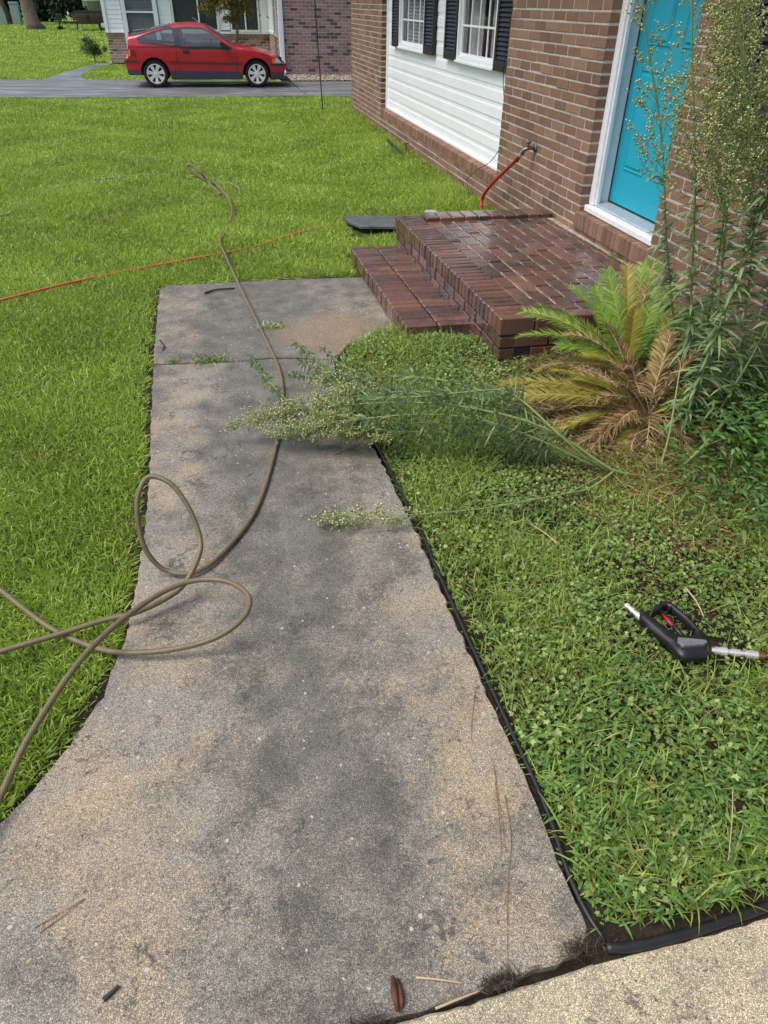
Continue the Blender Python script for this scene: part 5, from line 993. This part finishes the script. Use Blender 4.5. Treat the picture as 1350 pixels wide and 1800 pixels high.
# ---------------------------------------------------------------- lawn
def lawn_ok(x, y): return np.where(y < 5.42, x < left_edge(y)-.034+.012*(rng.random(len(x))-.5), np.where(y > 15.78, x < 6, x < 2.50-.02*(y-4))) & ~((y < 6.0) & (y > 4.9) & (x > .86)) & ~((y >= 5.42) & (y < 5.90) & (x > 1.2)) & ~((x > 1.0) & (x < 1.5) & (y > 6.5) & (y < 7.03)) & (x > -.36*y-2.1) & ~((y < 17.98) & (y > 17.9))
acc = Acc(); tot = 0
def tint(x, y, n): return np.clip(.12+.75*rng.random(n)**1.1*.75+.45*(.5*lowf(x, y, 1.1)+.5*lowf(x+5, y-3, 2.7)-.4), 0, 1)*np.where(rng.random(n) < .035, .02, 1)
for (y0, y1, den, Lr, Wr, prof) in [(.7, 2.2, 20000, (.03, .068), (.0032, .0062), [1, .95, .7]), (2.2, 3.6, 15500, (.03, .068), (.0034, .0062), [1, .95, .7]), (3.6, 5.9, 10500, (.032, .07), (.004, .007), [1, .85]), (5.9, 9, 6200, (.035, .08), (.005, .0085), [1, .85]), (9, 13, 3300, (.04, .085), (.007, .012), [1, .8]), (13, 17.93, 2200, (.045, .09), (.010, .016), [1, .8])]:
    xa = -.36*y1-2.1; xb = 2.5 if y1 < 14 else 5.5; x, y = scatter(int(den*(xb-xa)*(y1-y0)), xa, xb, y0, y1, lawn_ok); n = len(x); tot += n
    P = np.stack([x, y, gz(x, y)-.002], -1); lean = .95*rng.random(n); a = rng.uniform(0, 2*math.pi, n)+.8*np.sin(x*3+y*2); D = np.stack([np.cos(a)*lean*1.3, np.sin(a)*lean*1.3, np.ones(n)], -1)
    edge = (y < 5.5) & (left_edge(y)-x < .10); D[edge, 0] += .55*(1-(left_edge(y)[edge]-x[edge])/.12); e2 = (y > 5.4) & (y < 5.5); D[e2, 1] -= .4
    hs = .95+.55*lowf(x, y, 3.3); L = rng.uniform(*Lr, n)*hs; acc.add(*blades(P, D, L, rng.uniform(*Wr, n), rng.uniform(.15, .75, n), prof, tint(x, y, n)))
print('lawn', tot); tag(acc.build('lawn_grass', 'grass'), 'thick bright green lawn left of the walkway and up to the driveway', 'grass', kind='stuff')
acc = Acc()
def far_ok(x, y): return ~((x > np.interp(y, [22, 24.6, 27.8], [-4.42, -4.25, -3.77])) & (x < np.interp(y, [22, 23.5, 25, 27.9], [-3.42, -3.70, -3.72, -3.35])) & (y < 27.9)) & ~((x > -3.5) & (y > 27.2)) & ~((x > 1.4)) & ~((y > 27.7) & (x > -3.6))
for (y0, y1, xa, xb, den, Lr, Wr) in [(21.98, 28, -13, 1.5, 900, (.05, .11), (.014, .026)), (28, 40, -20, -3.5, 260, (.06, .12), (.03, .05)), (40, 75, -34, -5, 60, (.08, .2), (.05, .09))]:
    x, y = scatter(int(den*(xb-xa)*(y1-y0)), xa, xb, y0, y1, far_ok); n = len(x); P = np.stack([x, y, gz(x, y)], -1); D = rng.normal(0, .45, (n, 3)); D[:, 2] = 1; acc.add(*blades(P, D, rng.uniform(*Lr, n), rng.uniform(*Wr, n), .4, [1, .8], tint(x, y, n)))
tag(acc.build('lawn_grass', 'grass'), 'neighbour\'s lawn behind the driveway', 'grass', kind='stuff')
# ---------------------------------------------------------------- trees, shrubs and far things
def crown(name, c, rad, n, size, mat, parent, clumps=30, flat=.6, hollow=.35):
    c = np.array(c, float); rad = np.array(rad, float); cc = unit(rng.normal(size=(clumps, 3)))*rng.uniform(hollow, 1, (clumps, 1))*rad; k = rng.integers(0, clumps, n); P = c+cc[k]+rng.normal(0, .2, (n, 3))*rad*rng.uniform(.4, 1.1, (clumps, 1))[k]; D = rng.normal(size=(n, 3)); D[:, 2] -= .3
    V, F, r = blades(P, D, rng.uniform(.6, 1.3, n)*size, size*.55, .3, [.5, 1, .7], np.clip(rng.normal(.2+.6*rng.random(clumps)[k], .15, n), 0, 1)); return fast(name, V, F, mat, r, parent)
T = empty('small_tree', (.50, 24.5, 0), 0, 'small tree with yellowing leaves in front of the neighbour\'s windows', 'tree')
mb = MB(); mb.tube([(0, 0, 0), (-.02, 0, .7), (.06, 0, 1.15)], [.05, .042, .035], 8)
for q in [[(.06, 0, 1.15), (.22, .1, 1.5), (.35, .1, 2.0)], [(.05, 0, 1.1), (-.1, .05, 1.5), (-.3, -.1, 2.1)], [(.06, 0, 1.2), (.05, -.1, 1.8), (.0, -.1, 2.4)], [(-.08, .05, 1.45), (-.5, -.1, 1.55), (-.8, -.1, 1.6)]]: mb.tube(q, [.026, .02, .01], 6)
mb.build('trunk', 'bark2', T, smooth=True); crown('crown', (.0, 0, 2.25), (.95, .8, .85), 5200, .07, 'treeleaf', T, 38); crown('crown', (-.65, 0, 1.62), (.42, .35, .26), 700, .065, 'treeleaf', T, 9); crown('crown', (-.12, 0, 1.38), (.24, .25, .30), 520, .065, 'treeleaf', T, 8)
T = empty('pine_tree', (-11.1, 56.6, 0), 0, 'thick leaning pine trunk on the far lawn at the top left', 'tree')
mb = MB(); mb.tube([(.05, 0, -.1), (-.1, 0, .35), (-.2, 0, 1.5), (-.45, 0, 4), (-.8, 0, 9), (-1.0, 0, 14)], [.62, .42, .36, .32, .26, .18], 14); mb.build('trunk', 'bark', T, smooth=True); crown('crown', (-1, 0, 14.5), (3.5, 3.5, 3), 9000, .4, 'darkleaf', T, 40)
T = empty('young_tree', (-14.6, 66, 0), 0, 'thin dark leaning trunk between the utility boxes', 'tree')
mb = MB(); mb.tube([(.2, 0, 0), (-.3, 0, 1.5), (-.9, 0, 4), (-1.2, 0, 7)], [.2, .15, .12, .08], 8); mb.build('trunk', 'bark2', T, smooth=True); crown('crown', (-1.2, 0, 7.5), (2, 2, 1.6), 3000, .3, 'darkleaf', T, 20)
for c, rd, lab in [((-13.6, 74, 2.2), (2.4, 2, 2.3), 'dark evergreen shrub left of the big pine trunk'), ((-10.2, 70, 2.3), (1.9, 2, 2.4), 'dark evergreen shrub just behind the big pine trunk'), ((-18.5, 80, 2.2), (2.5, 2, 2.3), 'dark evergreen shrub at the very left edge'), ((-7.4, 80, 2.4), (1.8, 2, 1.9), 'dark shrub behind the boats')]:
    T = empty('evergreen_shrub', (c[0], c[1], 0), 0, lab, 'shrub', 'evergreen shrubs at the back'); mb = MB(); mb.tube([(0, 0, 0), (.1, 0, 1), (0, 0, 2.5)], [.12, .1, .05], 7); mb.build('trunk', 'bark2', T); crown('crown', (0, 0, c[2]), rd, 6500, .32, 'darkleaf', T, 40, hollow=.1)
T = empty('shrub', (-3.95, 28.2, 0), 0, 'pale flowering shrub at the left corner of the neighbour\'s house', 'shrub'); mb = MB(); mb.tube([(0, 0, 0), (0, 0, .3)], .02, 6); mb.build('stem', 'bark2', T); crown('crown', (0, 0, .42), (.42, .4, .36), 2600, .05, 'shrubleaf', T, 24, hollow=.1)
n = 90000; x = rng.uniform(-75, 45, n); z = rng.uniform(0, 1, n)**1.1*9; y = 136+rng.uniform(0, 10, n)+2*np.sin(x*.4); k = z < 5+3.5*lowf(x, x*.3, .25); P = np.stack([x, y, z], -1)[k]; n = len(P); V, F, r = blades(P, rng.normal(size=(n, 3)), rng.uniform(.5, 1.3, n), .7, .3, [.6, 1], np.clip(rng.normal(.35, .3, n), 0, 1)); tag(fast('woods', V, F, 'darkleaf', r), 'dark far-off wood beyond the pale road', 'woods', kind='stuff')
for (x, y, wd, h, lab) in [(-15.0, 66.2, .5, 1.25, 'utility box cut by the left edge of the picture'), (-13.95, 65.5, .55, 1.35, 'tallest pale green utility box, right of the thin dark trunk'), (-13.0, 64.5, .5, 1.0, 'short pale green utility box next to the big pine trunk')]:
    T = empty('utility_box', (x, y, 0), 0, lab, 'utility box', 'pale green utility boxes on the far lawn'); mb = MB(); mb.box((-wd/2, -.25, 0), (wd/2, .25, h*.9), ch=.02); mb.build('cabinet', 'box', T); mb = MB(); mb.box((-wd/2-.03, -.28, h*.9+.002), (wd/2+.03, .28, h), ch=.03); mb.build('lid', 'box', T)
T = empty('mailbox', (-9.6, 56.5, 0), 0, 'dark box on a thin post with weeds at its foot, left of the boats', 'mailbox'); mb = MB(); mb.tube([(0, 0, 0), (-.03, 0, .85)], .035, 6); mb.build('post', 'black', T); mb = MB(); mb.box((-.12, -.2, .5), (.14, .2, .82), ch=.04); mb.build('box', 'black', T)
V, F, r = blades(np.stack([rng.normal(0, .08, 200), rng.normal(0, .08, 200), np.zeros(200)], -1), rng.normal(size=(200, 3))*.3+np.array([0, 0, 1.]), rng.uniform(.15, .4, 200), .03, .3, [1, .7], rng.random(200)); fast('weeds', V, F, 'darkleaf', r, T)
T = empty('pipe_marker', (-8.35, 56, 0), 0, 'thin white pipe standing in the lawn in front of the boats', 'pipe'); mb = MB(); mb.tube([(0, 0, .03), (-.04, 0, .42)], .03, 6); mb.box((-.1, -.1, 0), (.1, .1, .06)); mb.build('pipe', 'white', T)
def hull(m, L, W, H, bow, z0, mi=0, fl=.35):
    xs_ = np.linspace(0, 1, 16); V = []
    for t in xs_:
        k = (1-(1-min(t/bow, 1))**2)**.5 if t < bow else 1; w_ = W/2*max(k, .03); zb = z0+H*.55*(1-k); zt = z0+H*(1+.18*(1-t)**2)
        V += [(t*L, -w_, zt), (t*L, -w_*(1-fl), zb), (t*L, 0, zb-.06), (t*L, w_*(1-fl), zb), (t*L, w_, zt)]
    F = [(i*5+j, i*5+j+1, i*5+6+j, i*5+5+j) for i in range(15) for j in range(4)]; m.add(V, F, mi); F = []; m.add([V[0], V[1], V[2], V[3], V[4]], [(0, 1, 2, 3, 4)], mi); m.add([V[i*5+q] for i in range(16) for q in (0, 4)], [(2*i, 2*i+1, 2*i+3, 2*i+2) for i in range(15)], mi)
T = empty('boat', (-8.75, 56.2, 0), 0, 'brown striped flat boat on a trailer, lower of the two boats', 'boat', 'boats parked on the far lawn'); mb = MB(); hull(mb, 5, 1.5, .36, .08, .46); mb.build('hull', 'boatbrown', T)
mb = MB(); mb.box((.0, -.79, .66), (5, -.765, .70)); mb.box((.0, -.79, .56), (5, -.765, .59)); mb.build('stripe', 'boatdark', T); mb = MB(); mb.prism([(-.1, .84), (.3, 1.0), (5, 1.12), (5, .83)], -.7, .7, f=lambda a, b, c: (a, c, b)); mb.build('cover', 'boatdark', T)
T = empty('boat_trailer', (-8.75, 56.2, 0), 0, 'black trailer with one white wheel under the brown boat', 'trailer'); mb = MB(); mb.tube([(-.9, 0, .45), (.0, 0, .42), (5, 0, .36)], .05, 6); mb.tube([(.3, -.7, .38), (5, -.7, .36)], .04, 6); mb.tube([(.25, 0, .42), (.2, 0, .05)], .04, 6); mb.box((.95, -.72, .4), (1.1, -.68, 1.25)); mb.build('frame', 'black', T)
mb = MB(); mb.lathe([(.14, -.82), (.26, -.82), (.29, -.77), (.29, -.66), (.26, -.62)], c=(1.85, 0, .29), n=20); w_ = mb.build('wheel', 'tyre', T); mb = MB(); mb.lathe([(.001, -.83), (.1, -.825), (.15, -.81)], c=(1.85, 0, .29), n=16); mb.build('rim', 'boatwhite', w_)
T = empty('boat', (-8.6, 60.5, 0), 0, 'white boat with a grey green hull behind, upper of the two boats', 'boat', 'boats parked on the far lawn'); mb = MB(); hull(mb, 5.5, 1.9, .62, .45, .85, fl=.5); mb.build('hull', 'boathull', T); mb = MB(); hull(mb, 5.55, 1.98, .10, .45, 1.46, fl=.1); mb.build('deck', 'boatwhite', T); mb = MB(); mb.box((1.8, -.7, 1.56), (3, .7, 2.1), ch=.1); mb.build('console', 'boatwhite', T); mb = MB(); mb.box((.8, -.7, .3), (5, .7, .4)); mb.box((1.2, -.6, .4), (1.4, .6, .9)); mb.box((3.8, -.6, .4), (4, .6, .8)); mb.lathe([(.001, -.8), (.3, -.8), (.3, -.6), (.001, -.6)], c=(3, 0, .3), n=16); mb.build('trailer', 'black', T)
